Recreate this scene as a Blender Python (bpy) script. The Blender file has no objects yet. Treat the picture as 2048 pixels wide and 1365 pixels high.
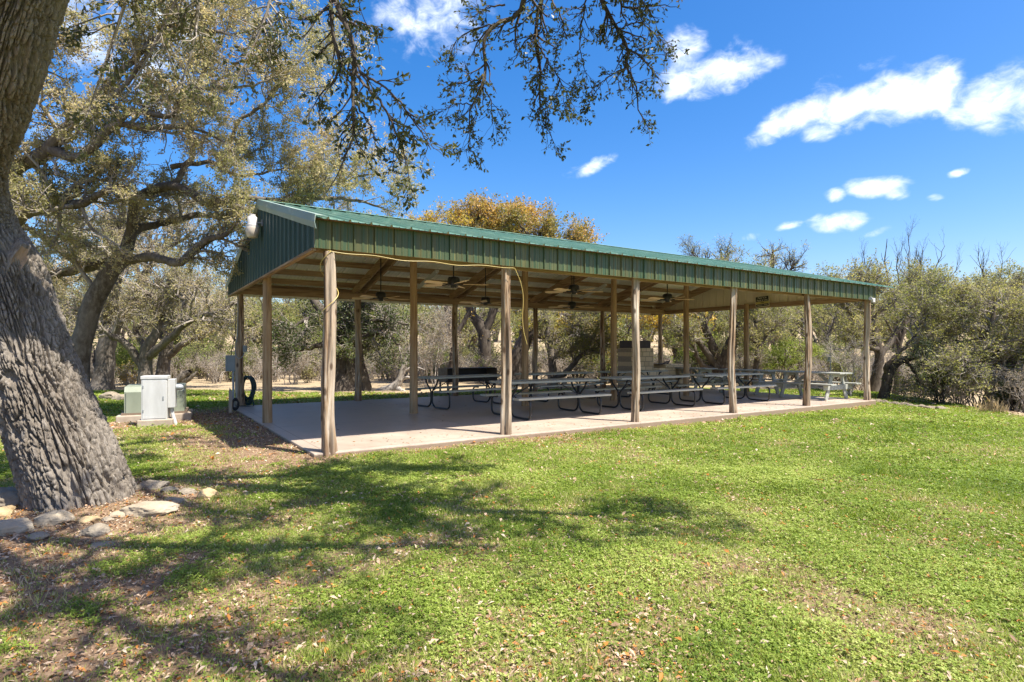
import bpy, math, random
import numpy as np
from mathutils import Vector, Matrix

R = math.radians
rng = np.random.default_rng(11)
random.seed(5)
SC = bpy.context.scene
COL = SC.collection

# ------------------------------------------------------------------ place and camera
F, HY, CAMH = 1161.0, 700.0, 1.431          # focal length in photo pixels, horizon row, eye height above the slab
CX, CY, YAW, W = -2.661, 8.212, 0.5785, 7.708
CO, SI = math.cos(YAW), math.sin(YAW)
LEN = 15.24
BAY = 3.048

def at(px, py, Y):
    return np.array([(px - 1024) / F * Y, Y, CAMH - (py - HY) / F * Y])

def S(l, w, z=0.0):
    return np.array([CX + CO * l - SI * w, CY + SI * l + CO * w, z])

def lw(x, y):
    dx, dy = x - CX, y - CY
    return CO * dx + SI * dy, -SI * dx + CO * dy

# ------------------------------------------------------------------ numpy noise
def _h(ix, iy, iz, seed):
    n = (ix.astype(np.int64) * 374761393 + iy.astype(np.int64) * 668265263 + iz.astype(np.int64) * 2147483647 + seed * 1274126177) & 0xFFFFFFFF
    n = ((n ^ (n >> 13)) * 1274126177) & 0xFFFFFFFF
    n = ((n ^ (n >> 16)) * 2246822519) & 0xFFFFFFFF
    return ((n ^ (n >> 15)) & 0xFFFFFF) / float(0xFFFFFF)

def vnoise(p, seed=0):
    p = np.asarray(p, float)
    i = np.floor(p).astype(np.int64); f = p - i; f = f * f * (3 - 2 * f)
    out = 0
    for dx in (0, 1):
        for dy in (0, 1):
            for dz in (0, 1):
                wgt = (f[..., 0] if dx else 1 - f[..., 0]) * (f[..., 1] if dy else 1 - f[..., 1]) * (f[..., 2] if dz else 1 - f[..., 2])
                out = out + wgt * _h(i[..., 0] + dx, i[..., 1] + dy, i[..., 2] + dz, seed)
    return out

def fbm(p, seed=0, octv=4):
    p = np.asarray(p, float); a, s, t = 0.5, 0.0, 0.0
    for k in range(octv):
        s = s + a * vnoise(p * 2 ** k + 17.3 * k, seed + k); t += a; a *= 0.5
    return s / t

def n2(x, y, sc, seed=0, octv=3):
    return fbm(np.stack([x * sc, y * sc, np.zeros_like(x)], -1), seed, octv)

def worley(p, seed=0):
    p = np.asarray(p, float); i = np.floor(p).astype(np.int64); f1 = np.full(p.shape[0], 9.0); f2 = f1.copy()
    for dx in (-1, 0, 1):
        for dy in (-1, 0, 1):
            for dz in (-1, 0, 1):
                c = i + np.array([dx, dy, dz])
                q = np.stack([c[:, 0] + _h(c[:, 0], c[:, 1], c[:, 2], seed), c[:, 1] + _h(c[:, 0], c[:, 1], c[:, 2], seed + 7), c[:, 2] + _h(c[:, 0], c[:, 1], c[:, 2], seed + 13)], 1)
                d = np.linalg.norm(q - p, axis=1)
                f2 = np.where(d < f1, f1, np.minimum(f2, d)); f1 = np.minimum(f1, d)
    return f1, f2

def sstep(a, b, x):
    t = np.clip((x - a) / (b - a), 0, 1); return t * t * (3 - 2 * t)

def ground_z(x, y):
    x = np.asarray(x, float); y = np.asarray(y, float)
    l, w = lw(x, y)
    z = -0.062 - 0.0065 * np.clip(l, 0, 16) * sstep(3.5, -1, w)
    z = z + 0.03 * sstep(-1.0, 3.0, w) * sstep(3, -2, l)
    z = z + 0.05 * np.exp(-((x + 4.1) ** 2 + (y - 5.6) ** 2) / 1.6)
    z = z + (n2(x, y, 0.8, 3, 2) - 0.5) * 0.03
    far = np.clip(y - 25, 0, None)
    z = z + 0.052 * far * sstep(0, 25, far) * (0.8 + 0.4 * n2(x, y, 0.03, 9, 2))
    z = z - 0.75 * sstep(12.5, 17.5, x) * sstep(2, 14, y) * sstep(40, 24, y)
    return z

# ------------------------------------------------------------------ materials
def new_mat(name):
    m = bpy.data.materials.new(name); m.use_nodes = True
    nt = m.node_tree; nt.nodes.clear()
    return m, nt, nt.nodes, nt.links

def nd(nt, typ, **kw):
    n = nt.nodes.new(typ)
    for k, v in kw.items():
        if k in n.inputs.keys(): n.inputs[k].default_value = v
        else: setattr(n, k, v)
    return n

def ramp(nt, fac, stops):
    n = nt.nodes.new('ShaderNodeValToRGB'); e = n.color_ramp.elements
    while len(e) < len(stops): e.new(0.5)
    for k, (p, c) in enumerate(stops):
        e[k].position = p; e[k].color = (c[0], c[1], c[2], 1)
    nt.links.new(fac, n.inputs[0]); return n.outputs[0]

def coords(nt, scale=(1, 1, 1), kind='Object'):
    tc = nt.nodes.new('ShaderNodeTexCoord'); mp = nt.nodes.new('ShaderNodeMapping')
    mp.inputs['Scale'].default_value = scale
    nt.links.new(tc.outputs[kind], mp.inputs[0]); return mp.outputs[0]

def noise(nt, vec, scale, detail=4, rough=0.55):
    n = nd(nt, 'ShaderNodeTexNoise', Scale=scale, Detail=detail, Roughness=rough)
    nt.links.new(vec, n.inputs['Vector']); return n.outputs['Fac']

def mixc(nt, fac, a, b, mode='MIX'):
    n = nt.nodes.new('ShaderNodeMix'); n.data_type = 'RGBA'; n.blend_type = mode
    for sock, v in ((n.inputs[0], fac), (n.inputs[6], a), (n.inputs[7], b)):
        if hasattr(v, 'node'): nt.links.new(v, sock)
        elif isinstance(v, (tuple, list)): sock.default_value = (v[0], v[1], v[2], 1)
        else: sock.default_value = v
    return n.outputs[2]

def finish(nt, col, rough=0.7, bump=None, dist=0.01, strength=0.5, metal=0.0, spec=0.5):
    b = nt.nodes.new('ShaderNodeBsdfPrincipled'); o = nt.nodes.new('ShaderNodeOutputMaterial')
    if hasattr(col, 'node'): nt.links.new(col, b.inputs['Base Color'])
    else: b.inputs['Base Color'].default_value = (*col, 1)
    if hasattr(rough, 'node'): nt.links.new(rough, b.inputs['Roughness'])
    else: b.inputs['Roughness'].default_value = rough
    b.inputs['Metallic'].default_value = metal
    b.inputs['Specular IOR Level'].default_value = spec
    if bump is not None:
        bp = nd(nt, 'ShaderNodeBump', Strength=strength, Distance=dist); nt.links.new(bump, bp.inputs['Height'])
        nt.links.new(bp.outputs[0], b.inputs['Normal'])
    nt.links.new(b.outputs[0], o.inputs[0]); return b

def paint(name, col, col2=None, scale=3.0, rough=0.5, stretch=(1, 1, 1), bump=0.0, metal=0.0, lo=0.35, hi=0.7):
    m, nt, N, L = new_mat(name)
    v = coords(nt, stretch); f = noise(nt, v, scale, 6, 0.6)
    c = ramp(nt, f, [(lo, col), (hi, col2 or tuple(x * 0.8 for x in col))])
    finish(nt, c, rough, f if bump else None, 0.01, bump, metal)
    return m

def wood(name, c1, c2, c3, axis, rough=0.8, fine=60.0, knots=True, stain=False):
    st = [1, 1, 1]; st[axis] = 0.05
    m, nt, N, L = new_mat(name)
    v = coords(nt, st); f = noise(nt, v, fine * 0.45, 5, 0.65); g = noise(nt, v, 7.0, 3, 0.5)
    c = ramp(nt, f, [(0.38, c1), (0.5, c2), (0.64, c3)])
    v2 = coords(nt, (1, 1, 1)); b = noise(nt, v2, 1.6, 3, 0.5)
    c = mixc(nt, ramp(nt, b, [(0.4, (0, 0, 0)), (0.7, (0.5, 0.5, 0.5))]), c, c1)
    c = mixc(nt, ramp(nt, g, [(0.45, (0, 0, 0)), (0.62, (0.45, 0.45, 0.45))]), c, c3)
    if stain:                                              # weather stain and soil splash at the feet, knots
        vo = nd(nt, 'ShaderNodeTexVoronoi', Scale=1.0); nt.links.new(coords(nt, (7, 7, 3.2)), vo.inputs['Vector'])
        c = mixc(nt, ramp(nt, vo.outputs['Distance'], [(0.13, (0.85, 0.85, 0.85)), (0.24, (0, 0, 0))]), c, (0.07, 0.038, 0.02))
        s_ = nt.nodes.new('ShaderNodeSeparateXYZ'); nt.links.new(coords(nt), s_.inputs[0])
        z_ = nd(nt, 'ShaderNodeMath', operation='MULTIPLY_ADD'); nt.links.new(b, z_.inputs[0]); z_.inputs[1].default_value = 0.5; nt.links.new(s_.outputs[2], z_.inputs[2])
        c = mixc(nt, ramp(nt, z_.outputs[0], [(0.22, (0.6, 0.6, 0.6)), (0.5, (0, 0, 0))]), c, (0.17, 0.115, 0.075))
    finish(nt, c, rough, f, 0.006, 0.9 if stain else 0.6, spec=0.25)
    return m

def leafmat(name, stops, trans=0.35, rough=0.5):
    m, nt, N, L = new_mat(name)
    a = nt.nodes.new('ShaderNodeAttribute'); a.attribute_name = 'tint'
    c = ramp(nt, a.outputs['Fac'], stops)
    b = nt.nodes.new('ShaderNodeBsdfPrincipled'); b.inputs['Roughness'].default_value = rough
    b.inputs['Specular IOR Level'].default_value = 0.3
    t = nt.nodes.new('ShaderNodeBsdfTranslucent'); mx = nt.nodes.new('ShaderNodeMixShader'); o = nt.nodes.new('ShaderNodeOutputMaterial')
    L.new(c, b.inputs['Base Color'])
    hs = nd(nt, 'ShaderNodeHueSaturation', Saturation=1.1, Value=1.45); L.new(c, hs.inputs['Color']); L.new(hs.outputs[0], t.inputs[0])
    mx.inputs[0].default_value = trans
    L.new(b.outputs[0], mx.inputs[1]); L.new(t.outputs[0], mx.inputs[2]); L.new(mx.outputs[0], o.inputs[0])
    return m

def barkmat(name, c1, c2, c3, zs=0.3, scale=16, bump=0.8):
    m, nt, N, L = new_mat(name)
    v = coords(nt, (1, 1, zs)); f = noise(nt, v, scale, 6, 0.7)
    g = noise(nt, coords(nt), 1.3, 4, 0.6)
    c = ramp(nt, f, [(0.32, c1), (0.5, c2), (0.68, c3)])
    c = mixc(nt, ramp(nt, g, [(0.42, (0, 0, 0)), (0.66, (0.6, 0.6, 0.6))]), c, c3)
    finish(nt, c, 0.9, f, 0.02, bump, spec=0.15)
    return m

M = {}
M['cedar_z'] = wood('cedar_post_wood', (0.085, 0.048, 0.026), (0.37, 0.245, 0.14), (0.53, 0.46, 0.365), 2, fine=45, stain=True)
M['pole_z'] = wood('treated_pole_wood', (0.20, 0.12, 0.058), (0.36, 0.235, 0.12), (0.44, 0.31, 0.18), 2)
M['lumber_x'] = wood('lumber_along_length', (0.17, 0.10, 0.052), (0.33, 0.215, 0.12), (0.42, 0.295, 0.18), 0)
M['lumber_y'] = wood('lumber_along_width', (0.18, 0.105, 0.055), (0.35, 0.225, 0.125), (0.43, 0.305, 0.185), 1)
M['stake'] = wood('stake_wood', (0.2, 0.16, 0.11), (0.36, 0.3, 0.22), (0.42, 0.36, 0.28), 2)
M['white_metal'] = paint('ceiling_sheet', (0.86, 0.84, 0.76), (0.8, 0.77, 0.68), 1.2, 0.4)
M['tan_metal'] = paint('inner_gable_sheet', (0.80, 0.70, 0.52), (0.72, 0.62, 0.45), 1.0, 0.5)
M['black_tube'] = paint('black_powder_coat', (0.012, 0.012, 0.013), (0.03, 0.03, 0.032), 8, 0.35)
M['fan_black'] = paint('fan_black', (0.01, 0.01, 0.011), (0.016, 0.016, 0.017), 8, 0.4)
M['blade'] = wood('fan_blade_wood', (0.82, 0.60, 0.34), (0.87, 0.66, 0.41), (0.9, 0.7, 0.47), 0, 0.45)
M['white_paint'] = paint('white_lamp_paint', (0.60, 0.59, 0.57), (0.52, 0.50, 0.47), 3, 0.4)
M['lens'] = paint('lamp_lens', (0.62, 0.55, 0.46), (0.52, 0.45, 0.37), 12, 0.25)
M['grey_steel'] = paint('galvanised_steel', (0.33, 0.35, 0.36), (0.25, 0.27, 0.28), 10, 0.45, metal=0.3)
M['box_grey'] = paint('grey_box_paint', (0.24, 0.27, 0.27), (0.18, 0.205, 0.205), 4, 0.5)
M['cab_white'] = paint('cabinet_paint', (0.52, 0.525, 0.51), (0.41, 0.41, 0.39), 6, 0.55, (1, 1, 0.25))
M['cab_green'] = paint('transformer_paint', (0.26, 0.29, 0.215), (0.19, 0.215, 0.155), 2.2, 0.5, (1, 1, 0.5))
M['pad'] = paint('pad_concrete', (0.42, 0.36, 0.28), (0.30, 0.235, 0.17), 5, 0.9, bump=0.3)
M['hose'] = paint('hose_rubber', (0.012, 0.03, 0.026), (0.03, 0.055, 0.05), 5, 0.4)
M['black_rubber'] = paint('black_rubber', (0.012, 0.012, 0.013), (0.022, 0.022, 0.023), 5, 0.5)
M['cord'] = paint('yellow_cord', (0.55, 0.42, 0.13), (0.48, 0.36, 0.1), 4, 0.5)
M['bench_grey'] = wood('grey_painted_planks', (0.29, 0.29, 0.24), (0.37, 0.37, 0.31), (0.45, 0.45, 0.385), 0, 0.6)
M['bench_wood'] = wood('grey_painted_timber', (0.26, 0.265, 0.225), (0.34, 0.345, 0.30), (0.42, 0.425, 0.375), 0, 0.6)
M['pit_steel'] = paint('sooty_steel', (0.010, 0.009, 0.008), (0.03, 0.017, 0.012), 6, 0.6)
M['pit_side'] = paint('rusty_tan_steel', (0.2, 0.15, 0.105), (0.13, 0.085, 0.055), 5, 0.7)
M['cap_steel'] = paint('chimney_cap_steel', (0.025, 0.018, 0.018), (0.045, 0.028, 0.024), 6, 0.6)
M['sign_black'] = paint('sign_black', (0.012, 0.012, 0.012), (0.016, 0.016, 0.016), 5, 0.4)
M['sign_yellow'] = paint('sign_yellow', (0.55, 0.47, 0.12), (0.5, 0.43, 0.1), 5, 0.4)
M['sign_cream'] = paint('sign_cream', (0.62, 0.56, 0.40), (0.55, 0.5, 0.35), 5, 0.4)
M['bin_green'] = paint('green_bin', (0.02, 0.10, 0.07), (0.03, 0.12, 0.09), 5, 0.5)

def roofmat(name, c1, c2, stain, amt, axis_st, rough=0.4):
    m, nt, N, L = new_mat(name)
    f = noise(nt, coords(nt), 0.9, 5, 0.6)
    c = ramp(nt, f, [(0.35, c1), (0.7, c2)])
    s = noise(nt, coords(nt, axis_st), 1.0, 6, 0.75)
    c = mixc(nt, ramp(nt, s, [(0.40, (0, 0, 0)), (0.58, (amt, amt, amt))]), c, stain)
    s2 = noise(nt, coords(nt, tuple(a * 2.3 for a in axis_st)), 1.0, 3, 0.6)
    c = mixc(nt, ramp(nt, s2, [(0.57, (0, 0, 0)), (0.66, (amt * 0.8,) * 3)]), c, tuple(x * 1.9 for x in stain))
    finish(nt, c, rough, spec=0.4)
    return m
M['roof_green'] = roofmat('weathered_green_roof', (0.12, 0.26, 0.19), (0.15, 0.285, 0.215), (0.22, 0.30, 0.22), 0.5, (3, 0.3, 3), 0.42)
M['fascia_green'] = roofmat('stained_green_fascia', (0.026, 0.066, 0.030), (0.040, 0.082, 0.040), (0.085, 0.080, 0.026), 0.85, (14, 14, 0.25), 0.45)
M['gable_green'] = roofmat('dark_green_gable', (0.024, 0.060, 0.040), (0.034, 0.073, 0.050), (0.05, 0.07, 0.046), 0.4, (6, 6, 0.3), 0.4)
M['rake_trim'] = roofmat('faded_rake_trim', (0.22, 0.33, 0.30), (0.27, 0.36, 0.32), (0.33, 0.36, 0.29), 0.5, (2, 0.6, 2), 0.45)

# concrete slab: pale sealed concrete with control joints and stains
m, nt, N, L = new_mat('sealed_concrete')
v = coords(nt); f = noise(nt, v, 0.8, 6, 0.65); g = noise(nt, v, 9, 5, 0.7)
c = ramp(nt, f, [(0.35, (0.345, 0.275, 0.21)), (0.65, (0.44, 0.36, 0.285))])
c = mixc(nt, ramp(nt, g, [(0.5, (0, 0, 0)), (0.75, (0.45, 0.45, 0.45))]), c, (0.34, 0.27, 0.20))
st_ = noise(nt, v, 2.6, 7, 0.75)
c = mixc(nt, ramp(nt, st_, [(0.52, (0, 0, 0)), (0.62, (0.5, 0.5, 0.5))]), c, (0.30, 0.25, 0.20))
sx = nt.nodes.new('ShaderNodeSeparateXYZ'); L.new(v, sx.inputs[0])
jm = None
for ax in (0, 1):
    a = nd(nt, 'ShaderNodeMath', operation='PINGPONG'); a.inputs[1].default_value = 1.524; L.new(sx.outputs[ax], a.inputs[0])
    b = nd(nt, 'ShaderNodeMath', operation='LESS_THAN'); b.inputs[1].default_value = 0.009; L.new(a.outputs[0], b.inputs[0])
    if jm is None: jm = b
    else:
        mx = nd(nt, 'ShaderNodeMath', operation='MAXIMUM'); L.new(jm.outputs[0], mx.inputs[0]); L.new(b.outputs[0], mx.inputs[1]); jm = mx
c = mixc(nt, jm.outputs[0], c, (0.24, 0.19, 0.145))
zz = nd(nt, 'ShaderNodeMath', operation='ADD'); L.new(sx.outputs[2], zz.inputs[0]); gm = nd(nt, 'ShaderNodeMath', operation='MULTIPLY'); L.new(g, gm.inputs[0]); gm.inputs[1].default_value = 0.06; L.new(gm.outputs[0], zz.inputs[1])
c = mixc(nt, ramp(nt, zz.outputs[0], [(0.0, (0.85, 0.85, 0.85)), (0.022, (0, 0, 0))]), c, (0.22, 0.155, 0.10))
finish(nt, c, ramp(nt, f, [(0.4, (0.42, 0.42, 0.42)), (0.7, (0.62, 0.62, 0.62))]), g, 0.001, 0.1, spec=0.5)
M['slab'] = m

# limestone masonry
m, nt, N, L = new_mat('limestone_blocks')
tc = nt.nodes.new('ShaderNodeTexCoord'); mp = nt.nodes.new('ShaderNodeMapping'); L.new(tc.outputs['Object'], mp.inputs[0]); mp.inputs['Rotation'].default_value = (R(90), 0, 0)
bk = nd(nt, 'ShaderNodeTexBrick', Scale=1.0); bk.inputs['Color1'].default_value = (0.78, 0.62, 0.38, 1); bk.inputs['Color2'].default_value = (0.44, 0.33, 0.19, 1); bk.inputs['Mortar'].default_value = (0.2, 0.16, 0.12, 1)
bk.inputs['Brick Width'].default_value = 0.34; bk.inputs['Row Height'].default_value = 0.17; bk.inputs['Mortar Size'].default_value = 0.012; bk.offset = 0.4; bk.squash = 0.7; bk.squash_frequency = 3
L.new(mp.outputs[0], bk.inputs[0])
f = noise(nt, coords(nt), 12, 5, 0.7)
c = mixc(nt, 0.25, bk.outputs[0], ramp(nt, f, [(0.3, (0.42, 0.33, 0.20)), (0.7, (0.74, 0.61, 0.42))]))
finish(nt, c, 0.9, f, 0.01, 0.5, spec=0.2); M['limestone'] = m

# boulders
def rockmat(name, a, b, cc):
    m, nt, N, L = new_mat(name)
    f = noise(nt, coords(nt), 7, 8, 0.7); g = noise(nt, coords(nt), 1.9, 4, 0.6)
    c = ramp(nt, f, [(0.3, a), (0.55, b), (0.75, cc)])
    c = mixc(nt, ramp(nt, g, [(0.45, (0, 0, 0)), (0.62, (0.6, 0.6, 0.6))]), c, a)
    finish(nt, c, 0.95, f, 0.02, 0.7, spec=0.15); return m
M['rock_pale'] = rockmat('pale_limestone', (0.27, 0.215, 0.145), (0.38, 0.32, 0.23), (0.46, 0.40, 0.305))
M['rock_grey'] = rockmat('lichened_limestone', (0.17, 0.14, 0.10), (0.30, 0.255, 0.19), (0.45, 0.40, 0.32))
M['rock_edge'] = rockmat('weathered_edging_stone', (0.15, 0.12, 0.085), (0.27, 0.225, 0.165), (0.38, 0.33, 0.26))
M['rock_tan'] = rockmat('tan_limestone', (0.36, 0.25, 0.12), (0.48, 0.36, 0.20), (0.55, 0.45, 0.30))

M['bark_big'] = barkmat('oak_bark', (0.08, 0.064, 0.050), (0.185, 0.157, 0.124), (0.30, 0.265, 0.22), 0.35, 34, 1.0)
M['bark_oak'] = barkmat('live_oak_bark', (0.05, 0.039, 0.029), (0.11, 0.09, 0.07), (0.21, 0.185, 0.155), 0.5, 12)
M['bark_dark'] = barkmat('dark_bark', (0.032, 0.024, 0.018), (0.07, 0.055, 0.042), (0.13, 0.11, 0.088), 0.4, 10)
M['bark_twig'] = barkmat('grey_twig_bark', (0.14, 0.115, 0.09), (0.25, 0.215, 0.175), (0.36, 0.325, 0.28), 0.5, 8)
M['bark_pale'] = barkmat('bleached_wood', (0.2, 0.17, 0.14), (0.32, 0.28, 0.24), (0.42, 0.39, 0.35), 0.3, 9)
M['scar'] = paint('healed_scar_wood', (0.33, 0.23, 0.15), (0.17, 0.125, 0.09), 9, 0.85, (1, 1, 0.3), bump=0.5)

M['leaf_big'] = leafmat('oak_leaf_dark', [(0.0, (0.045, 0.055, 0.018)), (0.45, (0.09, 0.10, 0.034)), (0.8, (0.15, 0.145, 0.055)), (1.0, (0.27, 0.17, 0.07))], 0.3, 0.4)
M['leaf_oak'] = leafmat('live_oak_leaf', [(0.0, (0.15, 0.158, 0.055)), (0.35, (0.30, 0.283, 0.118)), (0.68, (0.44, 0.375, 0.195)), (1.0, (0.54, 0.42, 0.25))], 0.5)
M['leaf_orange'] = leafmat('autumn_leaf', [(0.0, (0.13, 0.155, 0.04)), (0.38, (0.28, 0.235, 0.06)), (0.68, (0.46, 0.275, 0.07)), (1.0, (0.56, 0.41, 0.12))], 0.35)
M['straw'] = leafmat('straw_blade', [(0.0, (0.24, 0.18, 0.10)), (1.0, (0.48, 0.39, 0.24))], 0.35, 0.7)
M['leaf_yellow'] = leafmat('yellow_leaf', [(0.0, (0.17, 0.19, 0.04)), (0.4, (0.36, 0.30, 0.05)), (0.75, (0.50, 0.36, 0.06)), (1.0, (0.50, 0.27, 0.06))], 0.4)
M['leaf_olive'] = leafmat('olive_leaf', [(0.0, (0.11, 0.13, 0.036)), (0.4, (0.235, 0.24, 0.072)), (0.75, (0.35, 0.32, 0.12)), (1.0, (0.46, 0.39, 0.19))], 0.48)
M['leaf_dark'] = leafmat('dark_elm_leaf', [(0.0, (0.03, 0.046, 0.013)), (0.5, (0.075, 0.10, 0.026)), (0.85, (0.15, 0.155, 0.042)), (1.0, (0.28, 0.22, 0.07))], 0.3)
M['leaf_green'] = leafmat('fresh_green_leaf', [(0.0, (0.12, 0.16, 0.034)), (0.5, (0.235, 0.285, 0.06)), (1.0, (0.36, 0.36, 0.10))], 0.45)
M['leaf_cedar'] = leafmat('cedar_needle', [(0.0, (0.018, 0.032, 0.012)), (0.6, (0.045, 0.066, 0.022)), (1.0, (0.09, 0.11, 0.04))], 0.2, 0.6)
M['leaf_dry'] = leafmat('dry_brush_leaf', [(0.0, (0.18, 0.145, 0.09)), (0.5, (0.31, 0.25, 0.165)), (1.0, (0.42, 0.34, 0.23))], 0.3, 0.8)
M['grass'] = leafmat('grass_blade', [(0.0, (0.095, 0.145, 0.018)), (0.45, (0.22, 0.285, 0.04)), (0.76, (0.37, 0.385, 0.11)), (0.92, (0.50, 0.42, 0.2)), (1.0, (0.56, 0.45, 0.27))], 0.35, 0.6)
M['clover'] = leafmat('clover_leaf', [(0.0, (0.09, 0.15, 0.016)), (0.55, (0.215, 0.29, 0.038)), (1.0, (0.40, 0.44, 0.12))], 0.35, 0.6)
M['litter'] = leafmat('dead_leaf', [(0.0, (0.17, 0.095, 0.05)), (0.35, (0.33, 0.215, 0.13)), (0.62, (0.47, 0.345, 0.235)), (0.80, (0.58, 0.47, 0.34)), (0.86, (0.42, 0.18, 0.045)), (1.0, (0.40, 0.16, 0.03))], 0.15, 0.7)

# ground
m, nt, N, L = new_mat('ground_surface')
v = coords(nt); f = noise(nt, v, 1.4, 8, 0.7); g = noise(nt, v, 14, 6, 0.75); h = noise(nt, v, 55, 3, 0.6)
soil = ramp(nt, g, [(0.3, (0.12, 0.075, 0.045)), (0.55, (0.235, 0.16, 0.098)), (0.75, (0.38, 0.285, 0.19))])
green = ramp(nt, h, [(0.3, (0.11, 0.145, 0.03)), (0.6, (0.19, 0.215, 0.055)), (0.8, (0.30, 0.27, 0.11))])
a = nt.nodes.new('ShaderNodeAttribute'); a.attribute_name = 'green'
ad = nd(nt, 'ShaderNodeMath', operation='ADD'); L.new(a.outputs['Fac'], ad.inputs[0])
sb = nd(nt, 'ShaderNodeMath', operation='SUBTRACT'); L.new(g, sb.inputs[0]); sb.inputs[1].default_value = 0.5
L.new(sb.outputs[0], ad.inputs[1])
c = mixc(nt, ramp(nt, ad.outputs[0], [(0.42, (0, 0, 0)), (0.62, (1, 1, 1))]), soil, green)
dry = ramp(nt, g, [(0.3, (0.25, 0.19, 0.11)), (0.55, (0.36, 0.28, 0.175)), (0.75, (0.44, 0.37, 0.26))])
a2 = nt.nodes.new('ShaderNodeAttribute'); a2.attribute_name = 'dry'
c = mixc(nt, a2.outputs['Fac'], c, dry)
finish(nt, c, 0.95, g, 0.03, 0.6, spec=0.1); M['ground'] = m

# ------------------------------------------------------------------ mesh helpers
def tag(o, label=None, cat=None, group=None, kind=None):
    if label: o['label'] = label
    if cat: o['category'] = cat
    if group: o['group'] = group
    if kind: o['kind'] = kind
    return o

def link(o, parent=None):
    COL.objects.link(o)
    if parent is not None: o.parent = parent
    return o

def thing(name, label, cat, loc=(0, 0, 0), rotz=0.0, group=None):
    o = bpy.data.objects.new(name, None); COL.objects.link(o); o.empty_display_size = 0.2
    o.location = tuple(float(x) for x in loc); o.rotation_euler = (0, 0, rotz)
    return tag(o, label, cat, group)

def dup(root, loc, rotz, label, group=None):
    def cp(o, par):
        c = o.copy(); COL.objects.link(c)
        if par is not None: c.parent = par
        for ch in o.children: cp(ch, c)
        return c
    r = cp(root, None); r.location = tuple(float(x) for x in loc); r.rotation_euler = (0, 0, rotz)
    r['label'] = label
    if group: r['group'] = group
    return r

def from_arrays(name, V, Fs, mat, parent=None, tint=None, smooth=False, attrs=None):
    """V (n,3); Fs: list of (m,k) index arrays."""
    me = bpy.data.meshes.new(name)
    V = np.ascontiguousarray(V, dtype=np.float32)
    Fs = [np.asarray(f, np.int32) for f in Fs if len(f)]
    loops = np.concatenate([f.ravel() for f in Fs]); tot = np.concatenate([np.full(len(f), f.shape[1], np.int32) for f in Fs])
    start = np.concatenate([[0], np.cumsum(tot)[:-1]]).astype(np.int32)
    me.vertices.add(len(V)); me.vertices.foreach_set('co', V.ravel())
    me.loops.add(len(loops)); me.loops.foreach_set('vertex_index', loops)
    me.polygons.add(len(tot)); me.polygons.foreach_set('loop_start', start); me.polygons.foreach_set('loop_total', tot)
    if smooth: me.polygons.foreach_set('use_smooth', np.ones(len(tot), bool))
    A = dict(attrs or {})
    if tint is not None: A['tint'] = tint
    for k, v in A.items():
        at_ = me.attributes.new(k, 'FLOAT', 'POINT'); at_.data.foreach_set('value', np.ascontiguousarray(v, np.float32))
    me.update(calc_edges=True)
    if mat is not None: me.materials.append(mat)
    return link(bpy.data.objects.new(name, me), parent)

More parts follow.
